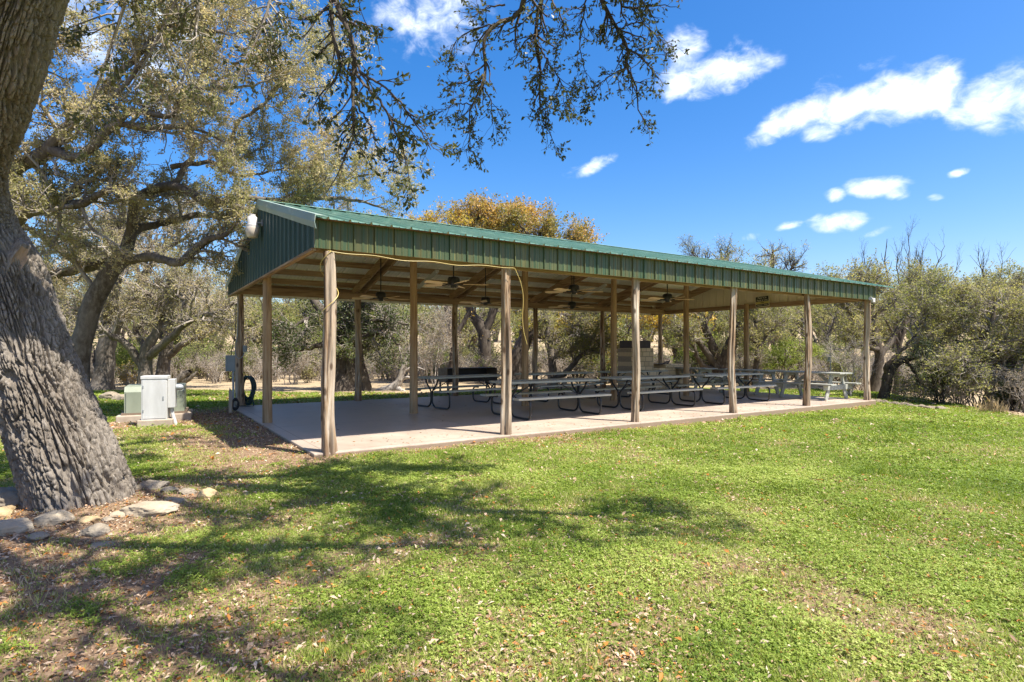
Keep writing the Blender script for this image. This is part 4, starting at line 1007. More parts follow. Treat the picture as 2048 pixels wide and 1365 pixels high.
TB = Tree(101)
top_ = (-3.4, 4.4, 5.0)
m1 = [(-3.5, 4.45, 4.85, .30), (-2.3, 4.5, 5.6, .17), (-1, 4.8, 5.95, .135), (.3, 5.1, 5.95, .11), (1.5, 5.5, 5.75, .08), (2.4, 5.9, 5.4, .04)]
m2 = [(-3.45, 4.4, 4.9, .28), (-2.6, 3.6, 5.7, .15), (-1.4, 3.0, 6.2, .12), (0, 2.6, 6.3, .10), (1.5, 2.6, 6.2, .06), (2.8, 2.7, 6.0, .03)]
m3 = [(-3.6, 4.5, 4.8, .30), (-3.5, 5.3, 5.8, .20), (-3.2, 6.3, 6.3, .14), (-2.6, 7.2, 6.6, .08), (-2.0, 8.0, 6.6, .04)]
m4 = [(-1.0, 4.8, 5.95, .11), (0.6, 4.3, 6.25, .085), (2.2, 3.75, 6.2, .07), (3.4, 3.6, 6.0, .05), (4.3, 3.7, 5.7, .03)]
m5 = [(-4.2, 4.8, 3.8, .26), (-5.6, 3.9, 4.8, .2), (-7.0, 3.0, 5.6, .12), (-8, 2.2, 6.0, .05)]
m6 = [(-3.2, 4.25, 5.2, .22), (-2.9, 3.2, 6.0, .12), (-3.0, 1.8, 6.4, .09), (-2.6, 0.4, 6.6, .05)]
m7 = [(-1.4, 3.0, 6.2, .10), (-0.2, 2.0, 6.5, .08), (1.2, 1.2, 6.5, .06), (2.4, 0.7, 6.3, .03)]
m8 = [(-2.6, 3.5, 5.7, .10), (-1.8, 2.2, 6.3, .08), (-0.8, 1.0, 6.5, .05), (0.3, 0.2, 6.5, .03)]
for mm in (m1, m2, m3, m4, m5, m6, m7, m8): TB.limb(mm, 24, 0.02)
P, Rd = TB.arrays()
for q in range(8):
    V, Q = tubes(P[q:q + 1], Rd[q:q + 1], 14)
    V = V + unit(V - np.repeat(P[q], 14, axis=0)) * (0.03 * (fbm(V * 9, 3, 3) - .5))[:, None]
    from_arrays('limb', V - bb, [Q], M['bark_big'], BG, smooth=True)
g = TB.g
wts = np.array([0.9, 1.1, 0.9, 1.5, 0.7, 0.5, 0.9, 0.6])
A, Ar = spawn(P, Rd, 150, 0.25, (0.8, 1.8), (35, 80), 0.5, 8, 0.22, (0, 0, 0.30), g, wts); TB.addwood(A, Ar, 5)
B, Br = spawn(A, Ar, 950, 0.2, (0.4, 0.8), (30, 75), 0.6, 5, 0.25, (0, 0, 0.2), g); TB.addwood(B, Br, 4)
C, Cr = spawn(B, Br, 4800, 0.15, (0.14, 0.32), (25, 80), 0.6, 4, 0.25, (0, 0, 0.0), g); TB.addwood(C, Cr, 3)
TB.leaves(C, 52000, 0.052, 0.5, 0.1, 0.02, 0.3)
# the boughs beside the trunk, hanging in front of the second oak
tw = []
for s_ in ([(-3.3, 5.2, 5.6, .03), (-3.45, 5.3, 4.9, .02), (-3.75, 5.4, 4.2, .012), (-4.0, 5.45, 3.6, .006)],
           [(-3.3, 5.6, 5.9, .03), (-3.1, 5.7, 5.1, .02), (-3.2, 5.8, 4.4, .012), (-3.5, 5.8, 3.7, .006)],
           [(-3.2, 6.0, 6.1, .03), (-3.5, 6.2, 5.4, .02), (-3.9, 6.3, 4.7, .012), (-4.3, 6.3, 4.0, .006)],
           [(-2.9, 6.4, 6.3, .03), (-2.7, 6.5, 5.5, .02), (-2.9, 6.5, 4.8, .012), (-3.2, 6.5, 4.3, .006)]):
    tw.append(resample(np.array(s_), 14))
P7 = np.stack([t_[:, :3] for t_ in tw]); R7 = np.stack([t_[:, 3] for t_ in tw]); TB.addwood(P7, R7, 6)
B7, Br7 = spawn(P7, R7, 60, 0.15, (0.4, 0.8), (30, 70), 0.6, 5, 0.22, (0, 0, -0.15), g); TB.addwood(B7, Br7, 4)
C7, Cr7 = spawn(B7, Br7, 330, 0.1, (0.15, 0.34), (25, 80), 0.7, 4, 0.22, (0, 0, -0.1), g); TB.addwood(C7, Cr7, 3)
TB.leaves(C7, 3600, 0.05, 0.5, 0.1, 0.015, 0.3)
V, Q = TB.wood_arrays(); from_arrays('branches', V - bb, [Q], M['bark_twig'], BG, smooth=True)
V, Q, t_ = TB.leaf_arrays(); from_arrays('crown', V - bb, [Q], M['leaf_big'], BG, tint=t_)

# hanging boughs at the top of the view (each with its own leaves)
def hang(lines, leafsize, nside, nt_, nl, seed, trop=(0, 0, -0.25), l2=(0.18, 0.46)):
    T = Tree(seed)
    for ln in lines: T.limb(px(ln), 22, 0.006)
    P, Rd = T.arrays(); T.addwood(P, Rd, 7); g = T.g
    B, Br = spawn(P, Rd, nside, 0.12, l2, (20, 65), 0.6, 6, 0.20, trop, g); T.addwood(B, Br, 4)
    PP = np.concatenate([B, resample_batch(P, 6)]); RR = np.concatenate([Br, Rd[:, np.linspace(0, 21, 6).astype(int)]])
    wt_ = np.concatenate([np.full(len(B), 1.0), np.full(len(P), 0.5)])
    C, Cr = spawn(PP, RR, nt_, 0.25, (0.08, 0.24), (25, 70), 0.7, 4, 0.22, (0, 0, -0.1), g, wt_); T.addwood(C, Cr, 3)
    T.leaves(C, int(nl * 1.35), leafsize, 0.52, 0.25, 0.008, 0.3)
    V, Q = T.wood_arrays(); ob = from_arrays('hanging_branch', V - bb, [Q], M['bark_dark'], BG, smooth=True)
    V, Q, t_ = T.leaf_arrays(); from_arrays('foliage', V - bb, [Q], M['leaf_big'], ob, tint=t_)
y1 = 4.4
hang([[(640, -330, y1 + .4, .035), (660, -60, y1 + .1, .028), (676, 22, y1, .023), (698, 48, y1, .022), (707, 93, y1, .019), (705, 156, y1, .016), (703, 204, y1, .012), (711, 241, y1, .010), (700, 286, y1, .008), (676, 345, y1, .005), (653, 386, y1, .003)],
      [(655, -60, y1 + .2, .018), (662, 20, y1 + .1, .016), (666, 74, y1 + .1, .014), (677, 148, y1 + .1, .009), (640, 190, y1 + .1, .005), (612, 235, y1 + .1, .003)],
      [(709, 125, y1, .013), (720, 160, y1, .011), (765, 208, y1 - .1, .009), (791, 267, y1 - .1, .007), (813, 323, y1 - .1, .004), (820, 371, y1 - .1, .003)],
      [(708, 110, y1, .012), (725, 148, y1 - .1, .010), (768, 174, y1 - .2, .008), (828, 241, y1 - .2, .006), (862, 300, y1 - .2, .003)],
      [(700, 45, y1, .010), (730, 50, y1 - .1, .007), (752, 75, y1 - .2, .003)],
      [(704, 200, y1, .009), (740, 250, y1, .006), (760, 320, y1, .003)]], 0.044, 75, 330, 1500, 201)
y2 = 5.9
hang([[(1075, -180, y2, .034), (1050, -30, y2, .028), (1047, 0, y2, .026), (1032, 33, y2, .024), (995, 48, y2, .021), (969, 85, y2, .018), (971, 148, y2, .015), (954, 193, y2, .011), (939, 223, y2, .007), (937, 300, y2, .003)],
      [(969, 150, y2, .010), (955, 160, y2, .008), (917, 167, y2, .006), (885, 180, y2, .003)],
      [(968, 175, y2, .007), (980, 200, y2, .005), (985, 249, y2, .002)],
      [(1020, 42, y2, .010), (960, 55, y2, .008), (920, 75, y2, .005), (890, 110, y2, .003)],
      [(945, 212, y2, .007), (910, 208, y2, .005), (872, 230, y2, .003)],
      [(1010, 10, y2, .010), (975, 15, y2, .007), (945, 35, y2, .003)]], 0.043, 75, 330, 1450, 202)
hang([[(1095, -200, y2 + .2, .03), (1086, -30, y2 + .2, .022), (1084, 0, y2 + .2, .021), (1071, 74, y2 + .2, .017), (1080, 130, y2 + .2, .013), (1080, 212, y2 + .2, .009), (1090, 245, y2 + .2, .005), (1106, 282, y2 + .2, .003)],
      [(1075, 90, y2 + .2, .010), (1100, 130, y2 + .1, .007), (1130, 180, y2, .004), (1140, 215, y2, .002)],
      [(1078, 60, y2 + .2, .010), (1045, 90, y2 + .3, .007), (1025, 130, y2 + .3, .003)],
      [(1088, -20, y2 + .2, .012), (1120, 30, y2, .008), (1135, 80, y2, .004)]], 0.043, 60, 280, 1250, 203)
hang([[(1190, -200, y2 + .1, .03), (1200, -30, y2 + .1, .024), (1203, 0, y2 + .1, .022), (1229, 48, y2 + .1, .019), (1258, 100, y2 + .1, .015), (1251, 137, y2 + .1, .012), (1269, 167, y2 + .1, .009), (1279, 223, y2 + .1, .006), (1299, 258, y2 + .1, .003)],
      [(1251, 137, y2 + .1, .008), (1229, 148, y2 + .1, .007), (1205, 165, y2 + .1, .005), (1184, 197, y2 + .1, .003)],
      [(1258, 100, y2 + .1, .009), (1290, 120, y2, .006), (1318, 160, y2, .003)],
      [(1236, 60, y2 + .1, .008), (1280, 45, y2, .006), (1330, 88, y2, .003)],
      [(1180, -40, y2 + .2, .011), (1165, 40, y2 + .2, .008), (1160, 100, y2 + .2, .005), (1178, 165, y2 + .2, .002)]], 0.042, 70, 320, 1300, 204)
hang([[(1210, -90, y2, .016), (1240, 0, y2, .013), (1250, 15, y2, .011), (1290, 14, y2, .008), (1325, 11, y2, .005), (1362, 19, y2, .002)], [(1245, -50, y2, .012), (1280, 0, y2, .008), (1310, 40, y2, .003)]], 0.042, 26, 80, 300, 205, (0, 0, -0.05), (0.15, 0.4))

# ================================================================== the second live oak behind it
o2 = at(160, 838, 13.0); o2[2] = ground_z(o2[0], o2[1])
T2 = thing('live_oak', 'sprawling pale-leaved live oak with crooked lichen-covered limbs left of the pavilion roof', 'tree', o2)
T = Tree(7)
LM = [[(158, 845, 13, .30), (157, 723, 13, .21), (185, 614, 13, .195), (219, 546, 13, .185), (246, 518, 13, .17), (260, 470, 13, .12), (273, 403, 12.8, .105), (301, 383, 12.6, .10), (342, 372, 12.4, .095), (383, 386, 12.2, .09), (420, 410, 12.0, .085), (478, 393, 11.9, .07), (533, 400, 11.9, .05)],
      [(420, 410, 12.0, .07), (470, 398, 12.5, .06), (540, 400, 13.4, .055), (640, 397, 14.0, .05), (705, 400, 14.4, .04), (790, 425, 14.6, .015)],
      [(246, 518, 13, .13), (200, 530, 13.2, .12), (130, 545, 13.5, .11), (60, 560, 13.8, .08), (-40, 540, 14, .04)],
      [(250, 520, 13, .11), (308, 515, 12.6, .095), (359, 525, 12.3, .085), (410, 484, 12.1, .07), (450, 470, 12.0, .05), (480, 440, 12, .03)],
      [(262, 461, 13, .09), (284, 455, 13.2, .085), (342, 444, 13.6, .075), (393, 430, 13.8, .065), (444, 434, 14, .05), (500, 420, 14.1, .03)],
      [(345, 372, 12.4, .07), (362, 350, 12.5, .065), (386, 308, 12.6, .06), (379, 267, 12.8, .055), (393, 178, 13, .045), (440, 90, 13.2, .03), (470, 20, 13.3, .015)],
      [(41, 424, 12.2, .17), (80, 412, 12.0, .16), (113, 408, 11.8, .13), (164, 407, 11.5, .09), (205, 385, 11.3, .06), (260, 372, 11.2, .03)],
      [(-60, 480, 12.8, .25), (41, 424, 12.2, .18), (27, 345, 11.6, .15), (68, 318, 11.4, .13), (96, 300, 11.3, .12), (143, 246, 11.2, .09), (184, 222, 11.1, .06), (250, 170, 11, .04), (318, 72, 11, .03), (352, -10, 11, .02)],
      [(96, 300, 11.3, .10), (154, 318, 11.2, .09), (178, 300, 11.2, .085), (205, 273, 11.2, .08), (232, 249, 11.2, .07), (290, 258, 11.2, .06), (342, 254, 11.3, .05), (400, 262, 11.4, .03), (450, 285, 11.5, .015)],
      [(232, 249, 11.2, .06), (273, 222, 11.2, .055), (335, 236, 11.3, .05), (369, 205, 11.4, .045), (393, 178, 11.5, .04), (489, 174, 11.6, .025), (560, 150, 11.8, .012)],
      [(143, 246, 11.2, .06), (318, 72, 11.0, .055), (369, 63, 11, .05), (410, 58, 11, .04), (468, 67, 11.1, .025), (560, 40, 11.2, .012)],
      [(318, 72, 11, .045), (342, 34, 11.1, .04), (352, 7, 11.2, .035), (420, -60, 11.4, .025), (500, -90, 11.6, .012)],
      [(342, 335, 12.6, .055), (420, 325, 12.8, .05), (451, 342, 13, .045), (485, 352, 13.1, .035), (560, 340, 13.2, .02), (640, 330, 13.3, .01)],
      [(451, 342, 13, .04), (475, 246, 12.9, .04), (526, 212, 12.9, .035), (554, 171, 13, .028), (600, 120, 13, .02), (640, 60, 13.1, .01)],
      [(600, 410, 14, .04), (649, 379, 14.1, .035), (677, 366, 14.1, .03), (730, 350, 14.2, .022), (810, 345, 14.3, .01)],
      [(-80, 330, 11.8, .12), (-20, 200, 11.4, .10), (60, 80, 11.2, .07), (150, -40, 11.3, .04), (240, -120, 11.6, .02)],
      [(160, 530, 13.4, .09), (120, 500, 13.2, .08), (70, 465, 13, .06), (30, 440, 12.9, .04)],
      [(120, 610, 13.3, .10), (150, 616, 13.2, .09), (120, 625, 13.2, .07), (90, 600, 13.1, .05)]]
for lm in LM[:-1]: T.limb(px(lm), 26, 0.012)
P, Rd = T.arrays(); g = T.g
V, Q = tubes(P, Rd, 10)
V = V + unit(V - np.repeat(P.reshape(-1, 3), 10, axis=0)) * (0.05 * (fbm(V * 5, 3, 3) - .5) * np.repeat(np.clip(Rd.ravel() / .1, 0, 1), 10))[:, None]
from_arrays('trunk', V - o2, [Q], M['bark_oak'], T2, smooth=True)
wt = np.ones(len(P)); wt[0] = 0.55; wt[2] = 0.7; wt[1] = 1.5; wt[13] = 1.5; wt[14] = 1.4; wt[15] = 1.8
A, Ar = spawn(P, Rd, 190, 0.28, (0.9, 1.9), (30, 80), 0.5, 9, 0.24, (0, 0, 0.18), g, wt); T.addwood(A, Ar, 5)
PA = np.concatenate([A, resample_batch(P, 9)]); RA = np.concatenate([Ar, Rd[:, np.linspace(0, 25, 9).astype(int)]])
B, Br = spawn(PA, RA, 2000, 0.2, (0.4, 0.95), (30, 80), 0.6, 6, 0.26, (0, 0, 0.1), g, np.concatenate([np.ones(len(A)), np.full(len(P), .06)])); T.addwood(B, Br, 4)
C, Cr = spawn(B, Br, 11000, 0.12, (0.14, 0.42), (25, 85), 0.7, 4, 0.26, (0, 0, 0.0), g); T.addwood(C, Cr, 3)
T.leaves(C, 165000, 0.054, 0.5, 0.1, 0.03, 0.35, 0.06)
V, Q = T.wood_arrays(); from_arrays('branches', V - o2, [Q], M['bark_twig'], T2, smooth=True)
V, Q, t_ = T.leaf_arrays(); from_arrays('crown', V - o2, [Q], M['leaf_oak'], T2, tint=t_)

# ================================================================== trees behind the pavilion, traced at their own distance
def traced(name, label, cat, limbs, bark, leafm, n1, n2_, n3, nl, size, seed, group='oaks and elms behind the pavilion', twig='bark_twig', **kw):
    b0_ = np.array(px(limbs[0])[0][:3]); b0_[2] = float(ground_z(b0_[0], b0_[1]))
    root = thing(name, label, cat, b0_, 0, group)
    T = Tree(seed)
    for q, lm in enumerate(limbs):
        pp = px(lm)
        if lm[0][4:] == () and q == 0: pp[0] = (b0_[0], b0_[1], b0_[2] - 0.1, pp[0][3] * 1.25)
        T.limb(pp, 18, 0.02)
    auto_crown(T, int(n1 * 1.3), int(n2_ * 1.7), int(n3 * 2.0), int(nl * 1.25), size, **kw)
    T.build(root, M[bark], M[leafm], b0_, M[twig])
    return root

traced('small_oak', 'small forked oak with a low wide crown directly behind the utility cabinet', 'tree',
       [[(291, 790, 19, .24), (290, 757, 19, .21), (294, 703, 19, .19), (318, 650, 19, .11), (330, 600, 19.2, .08), (345, 540, 19.5, .05)],
        [(290, 740, 19, .16), (273, 713, 19, .14), (253, 689, 18.8, .12), (212, 665, 18.6, .10), (185, 652, 18.4, .07), (150, 620, 18.2, .03)],
        [(294, 715, 19, .15), (335, 682, 18.8, .12), (369, 652, 18.6, .10), (396, 634, 18.4, .09), (427, 628, 18.2, .07), (468, 607, 18, .03)],
        [(366, 655, 18.6, .08), (366, 620, 18.5, .07), (372, 602, 18.5, .06), (350, 590, 18.4, .03)],
        [(292, 700, 19, .10), (270, 660, 19.4, .08), (280, 650, 19.5, .06), (290, 600, 19.8, .03)],
        [(330, 640, 19.1, .08), (300, 590, 18.7, .06), (240, 560, 18.4, .04), (200, 520, 18.2, .02)]],
       'bark_oak', 'leaf_oak', 64, 380, 2000, 15500, 0.062, 31, tmin=0.5, l1=(1.0, 2.0), l2=(0.5, 1.0), l3=(0.2, 0.5), shift=-0.02)
traced('leaning_oak', 'thick dark-trunked oak showing between the furrowed oak and the small forked oak', 'tree',
       [[(200, 795, 21, .42), (205, 760, 21, .34), (212, 700, 21, .30), (222, 620, 21, .24), (230, 540, 21, .16), (240, 440, 21, .08)],
        [(205, 760, 21, .26), (180, 730, 21, .24), (172, 690, 21, .2), (140, 620, 21, .13), (90, 560, 21, .06)],
        [(215, 690, 21, .2), (260, 600, 20.8, .13), (310, 520, 20.6, .09), (380, 470, 20.5, .05)],
        [(225, 600, 21, .15), (180, 520, 21, .1), (130, 440, 21, .05)]],
       'bark_oak', 'leaf_oak', 66, 400, 2100, 16000, 0.068, 32, tmin=0.5, l1=(1.2, 2.4), l2=(0.6, 1.2), l3=(0.25, 0.55), shift=-0.05)
traced('slim_oak', 'slim oak just right of the small forked oak, behind the white cabinet', 'tree',
       [[(325, 790, 23, .30), (325, 757, 23, .26), (330, 713, 23, .22), (345, 650, 23, .14), (360, 580, 23, .08)],
        [(328, 720, 23, .16), (365, 690, 22.8, .12), (410, 665, 22.6, .08), (460, 640, 22.4, .03)],
        [(335, 690, 23, .13), (300, 640, 23.2, .08), (270, 600, 23.3, .03)]],
       'bark_oak', 'leaf_olive', 40, 240, 1000, 7000, 0.075, 33, tmin=0.5, l1=(1.0, 2.0), l2=(0.5, 1.0), l3=(0.25, 0.5), shift=0.1)
traced('dark_elm', 'dark-leaved multi-stemmed elm with a broad black-shadowed trunk seen behind the corner post', 'tree',
       [[(688, 790, 21.5, .62), (684, 750, 21.5, .50), (680, 700, 21.5, .46), (672, 660, 21.5, .30), (650, 630, 21.5, .2), (625, 595, 21.5, .13), (610, 520, 21.5, .07)],
        [(700, 790, 21.4, .42), (704, 740, 21.4, .34), (702, 690, 21.4, .3), (696, 640, 21.4, .22), (700, 560, 21.4, .12)],
        [(728, 785, 21.3, .2), (735, 775, 21.3, .18), (722, 740, 21.3, .2), (716, 690, 21.3, .18), (722, 620, 21.3, .12), (750, 540, 21.2, .05)],
        [(676, 680, 21.5, .14), (640, 690, 21.2, .1), (600, 700, 21, .06), (575, 690, 20.9, .03)],
        [(716, 680, 21.3, .12), (760, 665, 21, .09), (800, 690, 20.8, .04)],
        [(718, 650, 21.3, .1), (770, 640, 21.1, .07), (815, 650, 21, .03)],
        [(650, 630, 21.5, .1), (610, 640, 21.2, .07), (580, 660, 21, .03)]],
       'bark_dark', 'leaf_dark', 60, 340, 1700, 15000, 0.085, 34, l1=(0.8, 1.7), l2=(0.5, 1.0), l3=(0.25, 0.5), trop=(0, 0, -0.02))
traced('autumn_oak', 'tall oak with a rounded orange-brown autumn crown rising above the roof ridge', 'tree',
       [[(972, 775, 27, .36), (972, 735, 27, .31), (965, 659, 27, .29), (942, 627, 27, .2), (930, 560, 27, .14), (935, 480, 27, .09), (940, 430, 27, .04)],
        [(967, 665, 27, .22), (981, 640, 27, .2), (1000, 560, 27, .15), (1000, 480, 27, .1), (985, 420, 27, .05)],
        [(985, 620, 27, .17), (1040, 540, 26.8, .13), (1075, 480, 26.6, .08), (1090, 440, 26.6, .04)],
        [(1040, 540, 26.8, .10), (1110, 510, 26.6, .08), (1145, 480, 26.5, .05), (1165, 470, 26.5, .03)],
        [(1000, 520, 27, .10), (1040, 470, 27.3, .07), (1045, 430, 27.4, .03)],
        [(930, 560, 27, .10), (905, 490, 27.2, .07), (915, 450, 27.2, .03)],
        [(1000, 500, 27, .08), (960, 450, 26.4, .05), (955, 420, 26.2, .03)],
        [(1075, 490, 26.6, .08), (1040, 450, 25.9, .05), (1020, 430, 25.6, .03)],
        [(1100, 520, 26.8, .07), (1150, 505, 26.6, .05), (1180, 495, 26.5, .03)]],
       'bark_dark', 'leaf_orange', 130, 700, 3000, 30000, 0.108, 35, l1=(0.7, 1.4), l2=(0.5, 1.0), l3=(0.25, 0.55), tmin=0.6, trop=(0, 0, 0.02))
traced('golden_oak', 'lower golden-tan oak crown peeking over the roof left of the orange one', 'tree',
       [[(905, 770, 25, .22), (908, 690, 25, .18), (895, 620, 25, .14), (880, 540, 25, .1), (870, 440, 25, .05)],
        [(905, 680, 25, .12), (925, 650, 25, .1), (945, 600, 25, .07), (950, 520, 25, .04), (930, 460, 25, .02)],
        [(885, 560, 25, .08), (845, 500, 25, .06), (820, 450, 25, .03)]],
       'bark_dark', 'leaf_yellow', 45, 260, 1200, 9000, 0.09, 36, l1=(0.8, 1.5), l2=(0.4, 0.9), l3=(0.25, 0.5), tmin=0.5, shift=0.12)
traced('bent_oak', 'oak leaning hard to the right with long low horizontal limbs behind the middle posts', 'tree',
       [[(1022, 780, 24.5, .42), (1030, 735, 24.5, .36), (1046, 685, 24.5, .32), (1062, 668, 24.5, .27), (1098, 670, 24.4, .2), (1144, 663, 24.3, .16), (1167, 652, 24.2, .13), (1200, 640, 24.1, .09), (1250, 615, 24, .04)],
        [(1062, 668, 24.5, .2), (1085, 630, 24.5, .16), (1130, 632, 24.3, .12), (1180, 632, 24.2, .08), (1230, 600, 24, .04)],
        [(1150, 660, 24.3, .10), (1180, 672, 24.1, .08), (1210, 690, 24, .05), (1240, 690, 23.9, .03)],
        [(1048, 680, 24.5, .2), (1050, 620, 24.6, .14), (1070, 540, 24.6, .08)]],
       'bark_dark', 'leaf_yellow', 60, 330, 1500, 10500, 0.085, 37, l1=(0.7, 1.5), l2=(0.4, 0.9), l3=(0.2, 0.5), shift=-0.14, trop=(0, 0, 0.05))
traced('thin_forked_oak', 'thin forked oak behind the back row tables, left of the stone chimney', 'tree',
       [[(1104, 785, 23, .2), (1105, 743, 23, .17), (1103, 712, 23, .15), (1096, 670, 23, .1), (1090, 620, 23, .06)],
        [(1104, 715, 23, .12), (1125, 690, 23, .1), (1150, 670, 22.9, .08), (1175, 672, 22.8, .05), (1200, 690, 22.7, .02)],
        [(1108, 765, 23, .12), (1140, 735, 22.9, .1), (1170, 705, 22.8, .09), (1195, 698, 22.7, .05), (1215, 680, 22.6, .02)],
        [(1140, 700, 23, .08), (1165, 650, 23.1, .05), (1180, 610, 23.2, .03)]],
       'bark_oak', 'leaf_olive', 45, 260, 1100, 7500, 0.075, 38, l1=(0.6, 1.3), l2=(0.4, 0.8), l3=(0.2, 0.45))
traced('gnarled_oak', 'many-stemmed gnarled oak with fanning dark stems right of the stone barbecue', 'tree',
       [[(1440, 775, 25, .36), (1440, 745, 25, .26), (1425, 690, 25, .19), (1408, 650, 25, .15), (1395, 600, 25, .09), (1370, 540, 25, .05)],
        [(1442, 750, 25, .2), (1455, 692, 25, .16), (1480, 650, 25, .12), (1500, 600, 25, .08), (1530, 540, 25, .04)],
        [(1440, 755, 24.9, .2), (1420, 715, 24.9, .15), (1392, 680, 24.8, .12), (1365, 660, 24.7, .07), (1340, 640, 24.7, .03)],
        [(1444, 755, 25.2, .18), (1465, 720, 25.2, .14), (1475, 670, 25.3, .11), (1520, 630, 25.4, .07), (1580, 610, 25.4, .03)],
        [(1425, 740, 24.8, .12), (1400, 725, 24.7, .10), (1385, 690, 24.6, .06), (1360, 690, 24.6, .03)],
        [(1408, 650, 25, .1), (1440, 600, 25.1, .07), (1460, 540, 25.2, .03)]],
       'bark_dark', 'leaf_olive', 60, 360, 1500, 9000, 0.078, 39, tmin=0.5, l1=(0.9, 1.9), l2=(0.5, 1.0), l3=(0.25, 0.5))
traced('yellow_oak', 'oak with yellow-orange leaves glowing just right of the stone chimney', 'tree',
       [[(1352, 790, 29, .22), (1355, 740, 29, .18), (1350, 690, 29, .14), (1340, 640, 29, .08), (1330, 590, 29, .03)],
        [(1354, 720, 29, .12), (1375, 680, 28.8, .09), (1395, 640, 28.6, .04)], [(1352, 700, 29, .1), (1320, 660, 29, .07), (1295, 640, 29, .03)]],
       'bark_dark', 'leaf_yellow', 40, 240, 1000, 8500, 0.095, 40, l1=(0.7, 1.5), l2=(0.4, 0.9), l3=(0.2, 0.5), shift=0.16)
traced('right_oak', 'dense olive oak right of the far corner post, its straight dark trunk beside the post', 'tree',
       [[(1746, 785, 22, .19), (1750, 760, 22, .18), (1758, 717, 22, .16), (1752, 680, 22, .14), (1740, 620, 22, .09), (1730, 560, 22, .05)],
        [(1757, 715, 22, .13), (1790, 670, 22.3, .1), (1820, 610, 22.5, .07), (1840, 560, 22.6, .03)],
        [(1755, 690, 22, .1), (1710, 640, 21.7, .07), (1680, 590, 21.5, .03)],
        [(1756, 700, 22, .1), (1720, 690, 21.3, .07), (1690, 680, 21, .03)]],
       'bark_dark', 'leaf_olive', 70, 420, 1700, 11500, 0.075, 41, tmin=0.55, l1=(0.9, 1.9), l2=(0.5, 1.0), l3=(0.22, 0.5), shift=0.0)
traced('spreading_oak', 'wide spreading olive oak with a crooked Y-shaped trunk at the edge of the lawn', 'tree',
       [[(1766, 792, 18.5, .15), (1768, 784, 18.5, .15), (1777, 749, 18.5, .15), (1800, 722, 18.5, .12), (1822, 716, 18.5, .10), (1870, 690, 18.4, .08), (1920, 640, 18.3, .05), (1960, 600, 18.2, .02)],
        [(1777, 750, 18.5, .09), (1770, 735, 18.4, .08), (1790, 715, 18.3, .06), (1830, 670, 18.2, .04), (1850, 620, 18.2, .02)],
        [(1810, 720, 18.5, .07), (1830, 745, 18.2, .05), (1836, 770, 18.1, .03)],
        [(1830, 712, 18.5, .08), (1850, 650, 18.8, .06), (1858, 610, 19, .04), (1864, 580, 19, .02)],
        [(1880, 685, 18.4, .06), (1950, 680, 18, .05), (2020, 650, 17.8, .03)],
        [(1900, 660, 18.3, .05), (1990, 600, 18.6, .04), (2040, 590, 18.8, .02)]],
       'bark_dark', 'leaf_olive', 80, 480, 2200, 15500, 0.066, 42, tmin=0.5, l1=(0.8, 1.7), l2=(0.4, 0.9), l3=(0.2, 0.45), shift=-0.02)
traced('edge_oak', 'bushy olive oak filling the right edge of the view above the brush', 'tree',
       [[(2010, 800, 17, .12), (2005, 760, 17, .11), (1990, 710, 17, .13), (1980, 660, 17, .08), (1990, 610, 17, .03)],
        [(2005, 750, 17, .12), (2040, 700, 16.8, .1), (2080, 640, 16.7, .06), (2120, 590, 16.6, .03)],
        [(1995, 720, 17, .1), (1950, 720, 16.8, .07), (1910, 740, 16.7, .03)],
        [(2005, 760, 17, .09), (2060, 760, 16.5, .07), (2120, 740, 16.3, .03)], [(2150, 790, 16, .10), (2140, 700, 16, .09), (2100, 620, 16, .04)]],
       'bark_dark', 'leaf_olive', 70, 440, 2000, 14500, 0.066, 43, tmin=0.35, l1=(0.7, 1.5), l2=(0.4, 0.9), l3=(0.2, 0.45), shift=-0.08, trop=(0, 0, 0.05))
# bare and half-bare crowns
def bare(name, label, limbs, seed, n1, n2_, n3, up=0.5, nl=0, leafm='leaf_olive', size=0.07, l1=(0.8, 1.8), l2=(0.4, 0.9), l3=(0.2, 0.4), bark='bark_dark', group='bare-topped trees', twig='bark_twig'):
    return traced(name, label, 'tree', limbs, bark, leafm, n1, n2_, n3, nl, size, seed, group=group, twig=twig, l1=l1, l2=l2, l3=l3, trop=(0, 0, up), wander=0.12, tmin=0.45)
bare('bare_treetop', 'tree with tall bare upright branches sticking out above the olive crowns on the right',
     [[(1790, 790, 25, .12), (1800, 700, 25, .10), (1812, 620, 25, .06), (1818, 550, 25, .03), (1816, 478, 25, .008)],
      [(1802, 680, 25, .07), (1785, 590, 25, .045), (1770, 530, 25, .025), (1774, 478, 25, .008)], [(1806, 660, 25, .07), (1850, 580, 25, .04), (1875, 530, 25, .02), (1890, 492, 25, .008)],
      [(1800, 690, 25, .06), (1750, 600, 25, .035), (1733, 545, 25, .018), (1727, 502, 25, .008)], [(1810, 640, 25, .05), (1836, 560, 25, .03), (1846, 500, 25, .008)], [(1804, 670, 25, .05), (1870, 600, 25, .03), (1905, 550, 25, .015), (1925, 520, 25, .006)], [(1812, 620, 25, .05), (1795, 550, 25, .025), (1798, 500, 25, .008)]], 51, 40, 110, 160, 0.75, l1=(0.7, 1.6), l2=(0.3, 0.7), l3=(0.12, 0.3), twig='bark_dark')
bare('bare_sapling', 'thin bare grey branches poking up alone between the right-hand crowns',
     [[(1975, 790, 21, .12), (1985, 700, 21, .09), (1980, 620, 21, .06), (1970, 560, 21, .03), (1966, 525, 21, .012)], [(1982, 640, 21, .05), (2000, 580, 21, .03), (2003, 535, 21, .012)]], 52, 12, 40, 70, 0.6, twig='bark_dark')
